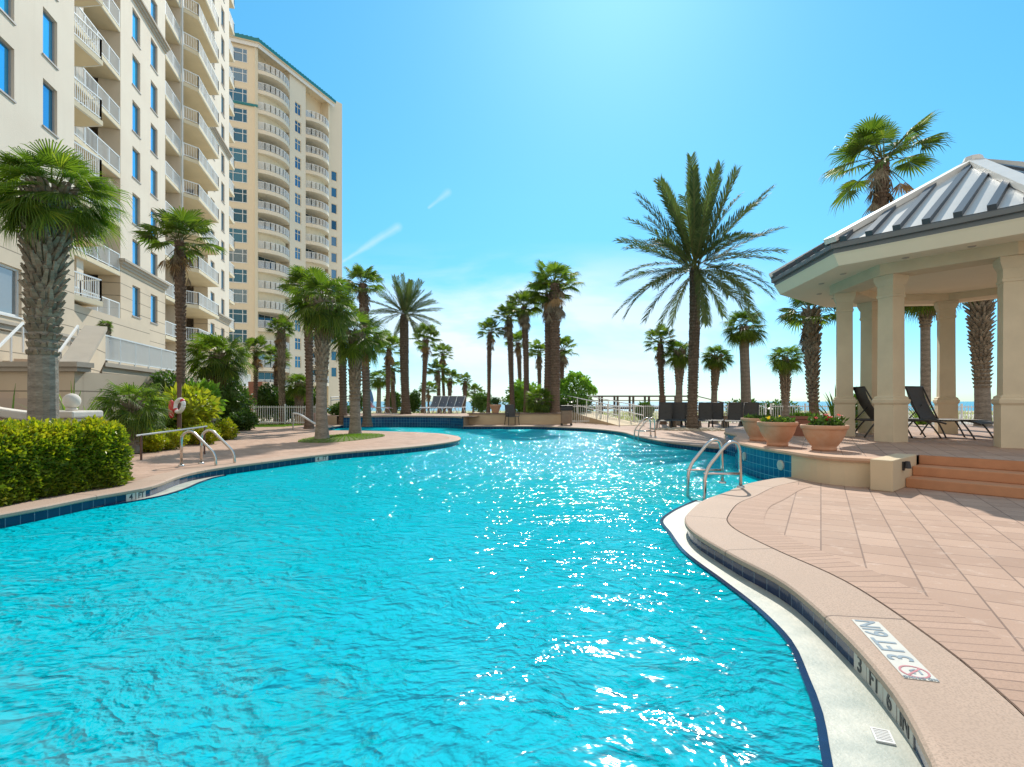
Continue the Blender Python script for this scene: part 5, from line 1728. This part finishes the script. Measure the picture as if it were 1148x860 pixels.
def ladder(label, base, deckdir, sep, h=0.66, reach=0.62):
    """deckdir: unit vector from the water towards the deck"""
    root = thing('pool_ladder', label, 'ladder', (*base, 0))
    d = Vector((*deckdir, 0)).normalized(); s_ = Vector((-d.y, d.x, 0)) * sep / 2; b = Vector((*base, 0))
    for sg in (-1, 1):
        o = b + s_ * sg
        mb = MB()
        mb.tube(bent([o + Vector((0, 0, 0.0)), o + Vector((0, 0, h * 0.98)) - d * 0.02, o - d * 0.20 + Vector((0, 0, h * 1.02)), o - d * (reach - 0.03) + Vector((0, 0, 0.26)), o - d * reach + Vector((0, 0, -1.0))], 0.17, 6), 0.024, 12)
        mb.build('handrail', M_steel, root, smooth=True)
        mb = MB(); mb.tube([o + Vector((0, 0, 0.20)), o - d * (reach - 0.01) + Vector((0, 0, 0.22))], 0.018, 10); mb.build('brace', M_steel, root, smooth=True)
        mb = MB(); mb.lathe([(0.026, 0.03), (0.05, 0.02), (0.055, 0.003)], 16, tuple(o)); mb.build('base_flange', M_steel, root, smooth=True)
    for k in range(2):
        z = -0.35 - 0.3 * k
        mb = MB(); c = b - d * reach
        mb.bar(c - s_ + Vector((0, 0, z)), c + s_ + Vector((0, 0, z)), 0.09, 0.03); mb.build('tread', M_steel, root)
    return root


ladder('stainless pool ladder with tall curved rails near the terrace, closest to the viewer', (3.27, 7.98), (0.97, 0.25), 0.42)
ladder('small pool ladder at the far right pool edge near the ramp', (4.98, 18.9), (0.95, 0.05), 0.5)
gr = thing('grab_rails', 'pair of curved stainless grab rails at the left pool entry', 'handrail', (-6.35, 10.45, 0))
for (bx, by, wx, wy) in ((-6.40, 10.36, -5.72, 10.42), (-6.24, 10.75, -5.58, 10.85)):
    mb = MB()
    w_ = Vector((wx, wy, 0)); o = Vector((bx, by, 0)); d = (w_ - o)
    mb.tube(bent([o, o + Vector((0, 0, 0.60)), o + d * 0.26 + Vector((0, 0, 0.70)), o + d * 0.92 + Vector((0, 0, 0.22)), w_ + Vector((0, 0, -0.6))], 0.13, 6), 0.026, 12)
    mb.build('rail', M_steel, gr, smooth=True)
    mb = MB(); mb.lathe([(0.028, 0.03), (0.05, 0.02), (0.055, 0.004)], 16, tuple(o)); mb.build('base_flange', M_steel, gr, smooth=True)

# ------------------------------------------------------------------ life ring and rescue pole
M_post = plain('brown_post', (0.16, 0.09, 0.07), 0.8, 0.2, 5)
M_redp = plain('red_plastic', (0.60, 0.03, 0.05), 0.4, 0.1, 5)
lp = thing('safety_post', 'slim dark red-brown post holding a life ring, behind the low bushes', 'post', (gx(201, 14.9), 14.9, 0))
mb = MB(); mb.tube([(0, 0, 0), (0, 0, 1.75)], 0.055, 10); mb.build('post', M_post, lp, world=False)
mb = MB(); mb.bar((0.0, -0.07, 1.22), (0.14, -0.09, 1.22), 0.02, 0.03); mb.build('hook', M_steel, lp, world=False)
lr = thing('life_ring', 'white life ring with red bands hanging on the slim post', 'life ring', (gx(201, 14.9) + 0.10, 14.74, 1.13), R(-25))
for w4, (mname, mm) in enumerate((('ring', M_white), ('band', M_redp))):
    rng_ = range(40)
    mb = MB()
    for seg in ([(0, 40)] if w4 == 0 else [(4, 7), (24, 27)]):
        a0, a1 = seg
        pts = [(0.17 * cos(2 * pi * k / 40), 0.03 * sin(2 * pi * k / 40), 0.17 * sin(2 * pi * k / 40)) for k in range(a0, a1 + 1)]
        mb.tube(pts, 0.055 if w4 == 0 else 0.058, 12)
        if w4: mb.build('band', mm, lr, smooth=True, world=False); mb = MB()
    if w4 == 0: mb.build('ring', mm, lr, smooth=True, world=False)
rb_ = thing('rescue_buoy', 'small red rescue float hanging beside the life ring', 'float', (gx(200, 14.9) - 0.12, 14.78, 1.02))
mb = MB(); mb.lathe([(0.0, -0.24), (0.06, -0.2), (0.08, 0), (0.06, 0.22), (0.02, 0.27)], 14); mb.build('float_body', M_redp, rb_, smooth=True, world=False)
rp = thing('rescue_pole', 'long white pole lying almost level in brackets behind the grab rails', 'pole', (gx(192, 12.0), 12.0, 0))
mb = MB()
pa, pb = Vector((gx(153, 11.3), 11.3, gz(488.5, 11.3))), Vector((gx(232, 12.7), 12.7, gz(478.0, 12.7)))
mb.tube([pa, pb], 0.019, 10); mb.build('pole', M_white, rp)
for f in (0.06, 0.96):
    p = pa.lerp(pb, f); mb = MB(); mb.tube([(p.x, p.y, 0), (p.x, p.y, p.z + 0.0)], 0.022, 8); mb.build('bracket_post', M_post, rp)


def bollard(label, px, Y, ht):
    root = thing('path_light', label, 'path light', (gx(px, Y), Y, 0), 0, 'short path lights by the left deck')
    mb = MB(); mb.lathe([(0.0, 0), (0.11, 0), (0.11, ht * 0.72), (0.0, ht * 0.72)], 16); mb.build('base', M_col, root, world=False)
    mb = MB(); mb.lathe([(0.05, ht * 0.72), (0.05, ht * 0.82), (0.135, ht * 0.84), (0.12, ht * 0.95), (0.0, ht)], 16); mb.build('lamp_head', M_cornice, root, world=False)


bollard('short cream path light behind the curved grab rails', 238, 17.8, 0.72)
bollard('short pale path light at the end of the white fence', 282, 24.5, 0.62)

# ------------------------------------------------------------------ spa wall, planters, far deck furniture
sp = thing('raised_spa', 'raised spa with a dark blue tiled wall at the far left end of the pool', 'spa', (-5.5, 29.4, 0))
spath = [p for p in secB]
mb = MB(); strip(mb, spath, [(0.02, 0.40, 0), (0.02, -0.5, 0.9)]); mb.build('tile_wall', M_walltile, sp)
mb = MB(); strip(mb, spath, [(0.02, 0.38, 0), (-0.05, 0.38, 0.07), (-0.06, 0.43, 0.1), (-0.05, 0.47, 0.12), (0.45, 0.47, 0.5)]); mb.build('coping', M_coping, sp)
spo = offset(spath, 0.44)
mb = MB()
fill(mb, [*[Vector(p) for p in spo], Vector((-1.2, 31.0)), Vector((-1.2, 35.5)), Vector((-14.0, 35.5)), Vector((-12.0, 29.6))], z=0.462)
mb.build('upper_deck', M_paver, sp)
mb = MB(); strip(mb, [(-12.0, 29.6), (-9.4, 28.75)], [(0, 0.46, 0), (0, -0.3, 0.8)]); strip(mb, [(-2.5, 27.4), (-2.36, 28.9), (-1.2, 31.0), (-1.2, 35.5), (-14, 35.5), (-12.0, 29.6)], [(0, 0.461, 0), (0, -0.5, 0.9)])
mb.build('side_wall', M_stuccod, sp)
mb = MB(); mb.box(-11.2, -10.2, 28.9, 29.15, 0.02, 0.62); mb.build('red_panel', plain('red_brick_panel', (0.36, 0.13, 0.08), 0.9), sp)

pl = thing('planter_wall', 'low cream planter wall behind the far pool edge holding the tall palms', 'planter', (0.3, 29.0, 0))
mb = MB(); mb.box(-2.35, 3.0, 29.0, 29.3, 0, 0.56); mb.box(2.7, 3.0, 29.31, 34, 0, 0.56); mb.box(-2.35, -2.05, 29.31, 34, 0, 0.56); mb.build('wall', M_stucco, pl)
mb = MB(); mb.box(-2.42, 3.07, 28.94, 29.36, 0.561, 0.62); mb.build('cap', M_coping, pl)
mb = MB(); mb.box(-2.04, 2.69, 29.31, 34, 0.0, 0.42); mb.build('soil', M_mulch, pl)
# reddish wall block by the fence
wb = thing('wall_block', 'reddish brown slanted wall block with one bright cream side, beyond the white fence', 'wall', (gx(290, 38), 38, 0))
mb = MB(); x0 = gx(279, 38)
vs = [(x0, 38, 0), (x0 + 0.95, 38, 0), (x0, 40, 0), (x0 + 0.95, 40, 0), (x0 - 0.05, 38, 2.65), (x0 + 0.95, 38, 2.65), (x0 - .05, 40, 2.65), (x0 + .95, 40, 2.65)]
mb.hexa(vs); mb.build('front', plain('red_brown_stucco', (0.36, 0.16, 0.11), 0.9, 0.1, 2), wb)
mb = MB(); mb.box(x0 + 0.953, x0 + 1.45, 38.0, 40, 0, 2.62); mb.build('side', M_fac, wb)


def picket_fence(label, a, b, h, z, step=0.12, postd=1.8, mat=None):
    root = thing('picket_fence', label, 'fence', (a[0], a[1], z))
    A, B = Vector(a), Vector(b); L = (B - A).length; d = (B - A) / L
    mb = MB()
    for q in (0.12, h - 0.08): mb.bar((*A, z + q), (*B, z + q), 0.035, 0.045)
    n_ = int(L / step)
    for i in range(n_ + 1):
        p = A + d * (i * L / n_); mb.bar((p.x, p.y, z + 0.05), (p.x, p.y, z + h), 0.022, 0.022)
    mb.build('pickets', mat or M_rail, root)
    k = max(1, round(L / postd))
    for i in range(k + 1):
        p = A + d * (i * L / k); mb = MB(); mb.box(p.x - .035, p.x + .035, p.y - .035, p.y + .035, z, z + h + 0.08); mb.build('post', mat or M_rail, root)


picket_fence('white picket fence behind the stout palms at the left end of the pool', (-15.6, 28.85), (-10.55, 28.85), 1.02, 0.0)
picket_fence('long white picket fence behind the row of dark loungers', (3.2, 30.6), (14.5, 30.6), 1.05, 0.0, 0.12)
picket_fence('white picket fence beyond the pavilion, in front of the sea', (14.6, 30.2), (24.0, 26.0), 1.05, 0.0, 0.12)

# sloped rail at the channel end
hr = thing('step_handrail', 'white sloping handrail with thin post at the channel end of the pool', 'handrail', (gx(330, 23.6), 23.6, 0))
mb = MB(); mb.tube([(gx(328.5, 23.6), 23.6, 0), (gx(328.5, 23.6), 23.6, gz(463, 23.6))], 0.03, 8); mb.build('post', M_steel, hr)
mb = MB(); mb.tube(bent([(gx(328.5, 23.6), 23.6, gz(463.5, 23.6)), (gx(335, 23.6), 23.6, gz(464, 23.6)), (gx(356, 23.9), 23.9, gz(477, 23.9)), (gx(357, 23.9), 23.9, -0.4)], 0.1), 0.045, 8); mb.build('rail', M_white, hr)

# white railing on the upper deck at left
ur = thing('ramp_railing', 'short white railing on the raised deck, left of the shorter stout palm', 'railing', (-11.5, 31, 0.46))
mb = MB()
A, B = Vector((gx(371, 31), 31, 0.46)), Vector((gx(392, 33), 33, 0.46))
for q in (0.95, 1.12): mb.tube([A + Vector((0, 0, q - 0.1)), B + Vector((0, 0, q))], 0.03, 8)
mb.build('rail', M_white, ur)
for f in (0, 0.5, 1):
    p = A.lerp(B, f); mb = MB(); mb.tube([p, p + Vector((0, 0, 1.02 + 0.1 * f))], 0.03, 8); mb.build('post', M_white, ur)

# ramp with white rails on the right of the planter
rmp = thing('ramp', 'cream ramp with white metal railings climbing to the boardwalk, right of the planter', 'ramp', (5.0, 29.0, 0))
r0, r1 = Vector((gx(708, 27.5), 27.5, 0.02)), Vector((gx(640, 35), 35, 0.75))
dn = Vector((r1.x - r0.x, r1.y - r0.y, 0)).normalized(); sn = Vector((dn.y, -dn.x, 0))
mb = MB()
vs = []
for lo in (True, False):
    for o_ in (-0.75, 0.75):
        for p in (r0, r1):
            q = p + sn * o_; vs.append((q.x, q.y, -0.2 if lo else p.z))
mb.hexa(vs); mb.build('ramp_slab', M_stucco, rmp)
for o_ in (-0.7, 0.7):
    mb = MB()
    for hh in (0.5, 0.95): mb.tube([r0 + sn * o_ + Vector((0, 0, hh)), r1 + sn * o_ + Vector((0, 0, hh))], 0.026, 8)
    rl = mb.build('railing', M_white, rmp)
    for k in range(7):
        p = r0.lerp(r1, k / 6) + sn * o_; mb = MB(); mb.tube([p, p + Vector((0, 0, 0.95))], 0.028, 8); mb.build('post', M_white, rl)

# boardwalk to the beach
bw = thing('boardwalk', 'long dark wooden boardwalk with post and rail sides, crossing the dunes before the sea', 'boardwalk', (8.0, 56.0, 0))
X0, X1 = gx(655, 56), gx(775, 56)
zt_, zd = gz(443.5, 56), gz(456.5, 56)
mb = MB(); mb.box(X0, X1, 55.2, 57.0, zd - 0.2, zd); mb.build('deck', M_board, bw)
for yy_ in (55.25, 56.95):
    mb = MB()
    mb.box(X0, X1, yy_ - 0.10, yy_ + 0.10, zt_ - 0.14, zt_); mb.box(X0, X1, yy_ - 0.03, yy_ + 0.03, zt_ - 0.55, zt_ - 0.47)
    rl = mb.build('railing', M_board, bw)
    x = X0 + 0.1
    while x < X1:
        mb = MB(); mb.box(x - .10, x + .10, yy_ - .091, yy_ + .091, -0.7, zt_ - 0.141); mb.build('post', M_board, rl); x += 1.62
X2 = gx(868, 50)
mb = MB(); mb.box(X1 - 0.5, X2, 50.2, 51.8, 0.0, 0.15); mb.build('deck', M_board, bw)
mb = MB()
z2 = gz(451.5, 50)
mb.box(X1 - 0.4, X2, 50.2, 50.36, z2 - 0.06, z2); mb.bar((X1 - 0.6, 53.0, zt_ - 0.05), (X1 + 1.2, 50.4, z2), 0.1, 0.08); mb.bar((X2, 50.3, z2), (X2 + 1.6, 50.3, z2 - 0.9), 0.1, 0.08)
rl = mb.build('railing', M_board, bw)
x = X1
while x < X2:
    mb = MB(); mb.box(x - .06, x + .06, 50.22, 50.34, -0.5, z2 - 0.061); mb.build('post', M_board, rl); x += 1.5


# ------------------------------------------------------------------ loungers and other furniture
M_sling = plain('dark_sling', (0.075, 0.07, 0.066), 0.7, 0.15, 12)
M_lfr = plain('lounger_frame', (0.06, 0.055, 0.05), 0.45, 0.1, 6, metal=0.3)
M_pinks = plain('pink_cushion', (0.62, 0.22, 0.22), 0.8, 0.1, 5)
M_blues = plain('grey_blue_sling', (0.16, 0.19, 0.24), 0.7, 0.1, 5)


def lounger(label, loc, rz, back=62, group=None, sling=None, frame=None, towel=False):
    """local +Y is the head end; seat from y=-1.15 to 0, back rises from y=0"""
    sling = sling or M_sling; frame = frame or M_lfr
    root = thing('sun_lounger', label, 'sun lounger', loc, rz, group)
    hs, w = 0.40, 0.31
    mb = MB()
    for s_ in (-1, 1):
        mb.tube(bent([(s_ * w, 0.5, hs), (s_ * w, -1.0, hs), (s_ * w, -1.22, hs - 0.07)], 0.1), 0.02, 8)
    for y in (-1.0, -0.3, 0.45): mb.tube([(-w, y, hs), (w, y, hs)], 0.016, 6)
    mb.build('frame', frame, root, world=False, smooth=True)
    for s_ in (-1, 1):
        for (y0, y1) in ((-0.85, -1.12), (0.15, 0.42), (-0.35, -0.55)):
            if y0 == -0.35 and s_ == 9: continue
            mb = MB(); mb.tube(bent([(s_ * w, y0, hs - 0.01), (s_ * (w + .01), (y0 + y1) / 2, hs * 0.55), (s_ * (w + 0.015), y1, 0.0)], 0.1), 0.018, 8); mb.build('leg', frame, root, world=False, smooth=True)
    mb = MB()
    n_ = 8
    for k in range(n_):
        ya, yb = -1.2 + 1.2 * k / n_, -1.2 + 1.2 * (k + 1) / n_
        za = hs + 0.012 - (0.06 * max(0, (-1.0 - ya) / 0.2)) - 0.03 * sin(pi * min(1, max(0, (ya + 1.0))))
        zb_ = hs + 0.012 - (0.06 * max(0, (-1.0 - yb) / 0.2)) - 0.03 * sin(pi * min(1, max(0, (yb + 1.0))))
        mb.hexa([(-w + .02, ya, za - .012), (w - .02, ya, za - .012), (-w + .02, yb, zb_ - .012), (w - .02, yb, zb_ - .012), (-w + .02, ya, za), (w - .02, ya, za), (-w + .02, yb, zb_), (w - .02, yb, zb_)])
    mb.build('seat', sling, root, world=False)
    b = R(back); L = 0.86
    d = Vector((0, cos(b), sin(b))); nn = Vector((0, -sin(b), cos(b)))
    mb = MB()
    o = Vector((0, 0.01, hs))
    for k in range(6):
        ta, tb = L * k / 6, L * (k + 1) / 6
        sg = [-0.05 * sin(pi * t_ / L) + (0.05 * max(0, t_ / L - 0.8)) for t_ in (ta, tb)]
        vs = []
        for hh in (-0.012, 0.0):
            for t_, s0 in ((ta, sg[0]), (tb, sg[1])):
                for x_ in (-w + .015, w - .015):
                    vs.append(o + d * t_ + nn * (hh + s0) + Vector((x_, 0, 0)))
        mb.hexa(vs)
    bk = mb.build('backrest', sling, root, world=False)
    mb = MB()
    for s_ in (-1, 1): mb.tube([o + Vector((s_ * w, 0, 0)), o + d * L * .5 + Vector((s_ * w, 0, 0)) - nn * 0.0, o + d * L + Vector((s_ * w, 0, 0))], 0.018, 8)
    mb.tube([o + d * L + Vector((-w, 0, 0)), o + d * L + Vector((w, 0, 0))], 0.018, 8)
    mb.tube([o + d * L * .45 + Vector((0, 0, 0)), (0, 0.48, hs)], 0.014, 6)
    mb.build('back_frame', frame, bk, world=False, smooth=True)
    return root


for i, (px, Y, rz, lb) in enumerate(((746, 25.6, -20, 'leftmost dark lounger in the row behind the tallest date palm'), (761, 25.8, -20, 'second dark lounger from the left in the row by the date palm'),
                                     (772, 26.0, -20, 'third dark lounger, just left of the date palm trunk'), (791, 25.6, -22, 'dark lounger just right of the date palm trunk'),
                                     (803, 25.8, -22, 'dark lounger in front of the short palm with the bulging neck'), (824, 25.0, -28, 'dark lounger just left of the thick smooth trunk'),
                                     (842, 25.0, -28, 'dark lounger at the right end of the row, partly behind the pots'))):
    lounger(lb, (gx(px, Y), Y, 0), R(rz), 66, 'dark loungers in a row on the far deck')
lounger('dark lounger under the pavilion seen side on, behind the front left column', (8.52, 12.45, PH), R(78), 62, 'loungers under the pavilion')
lounger('dark lounger under the pavilion with its broad back turned to us, between two columns', (9.95, 12.75, PH), R(20), 66, 'loungers under the pavilion')
lounger('dark lounger under the pavilion at the right, mostly behind the right column', (11.7, 12.3, PH), R(-40), 62, 'loungers under the pavilion')
lounger('pink lounger on the raised deck beyond the spa', (gx(418, 33.5), 33.5, 0.465), R(75), 50, None, M_pinks, M_white)
for i, (px, Y) in enumerate(((486, 34.5), (495, 35.0), (504, 35.0), (513, 35.2))):
    lounger(('leftmost of the grey loungers right of the smaller date palm', 'second of the grey loungers right of the smaller date palm', 'third of the grey loungers right of the smaller date palm', 'rightmost of the grey loungers right of the smaller date palm')[i],
            (gx(px, Y), Y, 0.465), R(-25), 58, 'grey loungers on the raised deck', M_blues, M_white)

# small tan tables between the loungers
for i, (px, lb) in enumerate(((754, 'small tan drum table left of the two close palms'), (782, 'small tan drum table hidden beside the date palm trunk'), (813, 'small tan drum table between two dark loungers'))):
    root = thing('side_table', lb, 'side table', (gx(px, 26.6), 26.6, 0), 0, 'tan tables between the loungers')
    mb = MB(); mb.lathe([(0.0, 0), (0.2, 0), (0.17, 0.25), (0.2, 0.5), (0.0, 0.5)], 16); mb.build('base', M_stuccod, root, world=False)
    mb = MB(); mb.lathe([(0.0, 0.501), (0.25, 0.501), (0.25, 0.54), (0.0, 0.54)], 16); mb.build('top', M_stuccod, root, world=False)

# rubble ring at the foot of the date palm
rnd = random.Random(4); mb = MB()
for _ in range(420):
    a = rnd.uniform(0, 6.28); q = rnd.uniform(0.35, 1.5) ** 1.0
    c = Vector((7.95 + q * cos(a) * 1.15, 23.4 + q * sin(a) * 0.7, 0.0)); s_ = rnd.uniform(0.04, 0.12) * (1.2 - q * 0.4)
    vs = [c + Vector((x * s_ * rnd.uniform(.7, 1.2), y * s_ * rnd.uniform(.7, 1.2), z * s_ * rnd.uniform(.6, 1.1))) for z in (-0.3, 0.9) for y in (-1, 1) for x in (-1, 1)]
    mb.hexa(vs)
tag(mb.build('rubble', M_sand), 'pale stones heaped around the foot of the tallest date palm', 'stones', None, 'stuff')

# trash bin
tb = thing('trash_bin', 'square trash bin with brown panels and dark lid at the planter wall end', 'bin', (gx(635, 27.9), 27.9, 0))
mb = MB(); mb.box(-0.27, 0.27, -0.27, 0.27, 0.1, 0.78); mb.build('panels', plain('brown_panel', (0.30, 0.22, 0.16), 0.7, 0.2, 10), tb, world=False, bevel=0.02)
mb = MB(); mb.box(-0.3, 0.3, -0.3, 0.3, 0.781, 0.98); mb.box(-0.31, 0.31, -0.31, 0.31, 0.981, 1.04); mb.build('lid', M_black, tb, world=False, bevel=0.02)
for sx_ in (-1, 1):
    for sy_ in (-1, 1):
        mb = MB(); mb.box(sx_ * .25 - .03, sx_ * .25 + .03, sy_ * .25 - .03, sy_ * .25 + .03, 0, 0.099); mb.build('leg', M_black, tb, world=False)

# dark patio chair by the planter
pc = thing('patio_chair', 'dark patio chair standing on the far pool edge against the planter wall', 'chair', (gx(574, 28.2), 28.2, 0), R(20))
for (x_, y_) in ((-.27, -.25), (.27, -.25), (-.27, .25), (.27, .25)):
    mb = MB(); mb.tube([(x_ * 1.1, y_ * 1.15, 0), (x_, y_, 0.44)] if y_ < 0 else [(x_ * 1.1, y_ * 1.3, 0), (x_, y_, 0.44)], 0.022, 8); mb.build('leg', M_black, pc, world=False)
mb = MB(); mb.box(-.29, .29, -.28, .27, 0.43, 0.48); mb.build('seat', M_sling, pc, world=False, bevel=0.02)
mb = MB(); mb.hexa([(-.28, .24, .48), (.28, .24, .48), (-.28, .28, .48), (.28, .28, .48), (-.26, .40, 1.08), (.26, .40, 1.08), (-.26, .44, 1.08), (.26, .44, 1.08)]); mb.build('backrest', M_sling, pc, world=False, bevel=0.015)
for s_ in (-1, 1):
    mb = MB(); mb.tube(bent([(s_ * .29, -.25, .44), (s_ * .31, -.27, .66), (s_ * .30, .30, .68)], 0.08), 0.022, 8); mb.build('armrest', M_black, pc, world=False)
# pot on the far planter
fp = thing('terracotta_pot', 'small terracotta pot on the far planter wall below the leaning slender palm', 'planter', (gx(555.5, 29.15), 29.15, 0.621), 0)
mb = MB(); mb.lathe([(0, 0), (0.17, 0), (0.27, 0.3), (0.31, 0.36), (0.31, 0.46), (0.26, 0.46), (0.24, 0.38), (0, 0.4)], 20); mb.build('bowl', M_terra, fp, world=False)
shrub('leafy_plant', 'small bushy plant in the far terracotta pot', 555.5, 29.15, 446, 454, 6, M_shrub, 260, 0.09, zb=1.02, cat='plant')

# lamp posts and umbrella far left
ub = thing('closed_umbrella', 'closed blue umbrella on a white pole, behind the shorter stout palm', 'umbrella', (gx(415, 38), 38, 0))
mb = MB(); mb.tube([(0, 0, 0), (0, 0, 2.1)], 0.035, 8); mb.build('pole', M_white, ub, world=False)
mb = MB(); mb.lathe([(0.0, 1.0), (0.18, 1.05), (0.26, 1.35), (0.16, 1.8), (0.03, 2.15), (0, 2.16)], 12); mb.build('canopy', plain('blue_canvas', (0.10, 0.25, 0.55), 0.8, 0.1, 3), ub, world=False)

# ------------------------------------------------------------------ depth markers and grate
M_mark = plain('marker_white', (0.62, 0.60, 0.54), 0.6, 0.1, 8)
M_ink = plain('marker_blue_grey', (0.27, 0.34, 0.39), 0.7, 0.2, 30)
M_inkd = plain('marker_dark', (0.03, 0.04, 0.05), 0.5)
M_redi = plain('marker_red', (0.55, 0.22, 0.24), 0.7)
dm = thing('deck_depth_marker', 'white depth marking on the near coping, 3 FT 6 IN beside a no diving symbol', 'depth marker', (1.92, 2.70, 0.002))
ang = math.atan2(0.62, 0.165)
Mt = Matrix.Translation((1.918, 2.715, 0.0065)) @ Matrix.Rotation(ang, 4, 'Z')
mb = MB(); mb.box(-0.335, 0.335, -0.068, 0.068, -0.0035, -0.001, 0, Mt); mb.build('marker_panel', M_mark, dm)
for s_, x_, sc in (('3', -0.125, 0.15), ('FT', 0.015, 0.145), ('6', 0.155, 0.145), ('IN', 0.265, 0.14)):
    text_mesh(s_, sc, 'lettering', M_ink, dm, Mt @ Matrix.Translation((x_, 0, 0)))
mb = MB()
ringp = [Mt @ Vector((-0.262 + 0.055 * cos(a), 0.055 * sin(a), 0.0)) for a in [2 * pi * k / 28 for k in range(29)]]
for p, q in zip(ringp[:-1], ringp[1:]): mb.bar(p, q, 0.009, 0.002)
mb.bar(Mt @ Vector((-0.262 - 0.038, 0.038, 0)), Mt @ Vector((-0.262 + 0.038, -0.038, 0)), 0.009, 0.0024)
mb.build('no_diving_ring', M_redi, dm)
mb = MB()
for a, b in (((-0.285, 0.005), (-0.255, 0.015)), ((-0.255, 0.015), (-0.238, -0.012)), ((-0.285, -0.022), (-0.24, -0.024))):
    mb.bar(Mt @ Vector((*a, 0)), Mt @ Vector((*b, 0)), 0.009, 0.0022)
mb.build('diver_symbol', M_ink, dm)
text_mesh('NO DIVING', 0.026, 'lettering', M_ink, dm, Mt @ Matrix.Translation((-0.322, 0.0, 0)) @ Matrix.Rotation(R(90), 4, 'Z'))


def tilemark(label, path, s0, words_, size, dh, z=-0.112, off=0.03, w=None):
    """white tiles with characters on the pool wall; path traversed so the pool is on its right"""
    arc = [0]
    for i in range(1, len(path)): arc.append(arc[-1] + (path[i] - path[i - 1]).length)
    def at_(s):
        for i in range(1, len(path)):
            if arc[i] >= s:
                f = (s - arc[i - 1]) / (arc[i] - arc[i - 1]); return path[i - 1].lerp(path[i], f), (path[i] - path[i - 1]).normalized()
    root = None
    s = s0
    for wd_, tw_ in words_:
        p, t_ = at_(s + tw_ / 2)
        n_ = Vector((t_.y, -t_.x))          # towards the pool
        lft = Vector((-t_.y, t_.x))
        base = p + lft * (off - 0.004)
        # viewed from the pool the text runs along +t
        Mx = Matrix(((t_.x, 0, n_.x, base.x), (t_.y, 0, n_.y, base.y), (0, 1, 0, z), (0, 0, 0, 1)))
        if root is None: root = thing('tile_depth_marker', label, 'depth marker', (base.x, base.y, z))
        mb = MB(); mb.box(-tw_ / 2 + .003, tw_ / 2 - .003, -dh / 2, dh / 2, -0.006, 0.002, 0, Mx); mb.build('tile', M_mark, root)
        text_mesh(wd_, size, 'lettering', M_inkd, root, Mx @ Matrix.Translation((0, 0, 0.004)))
        s += tw_


ax = [Vector(p) for p in secE]
arcE = [0]
for i in range(1, len(ax)): arcE.append(arcE[-1] + (ax[i] - ax[i - 1]).length)
iM = min(range(len(ax)), key=lambda i: (ax[i] - Vector((1.785, 2.86))).length)
tilemark('white tiles on the near pool wall under the coping, reading 3 FT 6 IN', ax, arcE[iM], (('3', 0.15), ('FT', 0.19), ('6', 0.15), ('IN', 0.19)), 0.115, 0.098, -0.108)
axA = [Vector(p) for p in secA]
arcA = [0]
for i in range(1, len(axA)): arcA.append(arcA[-1] + (axA[i] - axA[i - 1]).length)
def findA(pt): return arcA[min(range(len(axA)), key=lambda i: (axA[i] - Vector(pt)).length)]
tilemark('white depth tile on the left pool wall near the entry shelf, reading 4 FT', axA, findA((-5.42, 7.45)), (('4', 0.15), ('FT', 0.19)), 0.115, 0.11, -0.112)
tilemark('white depth tile on the pool wall below the stout palms', axA, findA((-4.55, 12.4)), (('4', 0.18), ('FT', 0.22)), 0.12, 0.115, -0.112)

gt = thing('drain_grate', 'small white slotted drain grate on the pale pool shelf', 'grate', (1.56, 2.25, -0.158))
Mg = Matrix.Translation((1.555, 2.245, -0.154)) @ Matrix.Rotation(R(68), 4, 'Z')
mb = MB()
for (a, b, c, d) in ((-.05, .05, -.035, -.028), (-.05, .05, .028, .035), (-.05, -.043, -.0279, .0279), (.043, .05, -.0279, .0279)): mb.box(a, b, c, d, -0.003, 0.004, 0, Mg)
mb.build('grate_frame', M_white, gt)
mb = MB()
for k in range(7): mb.box(-.041 + k * .012, -.041 + k * .012 + .006, -.0279, .0279, -0.002, 0.003, 0, Mg)
mb.build('slats', M_white, gt)
mb = MB(); mb.box(-.043, .043, -.0279, .0279, -0.0038, -0.0025, 0, Mg); mb.build('pit', M_black, gt)
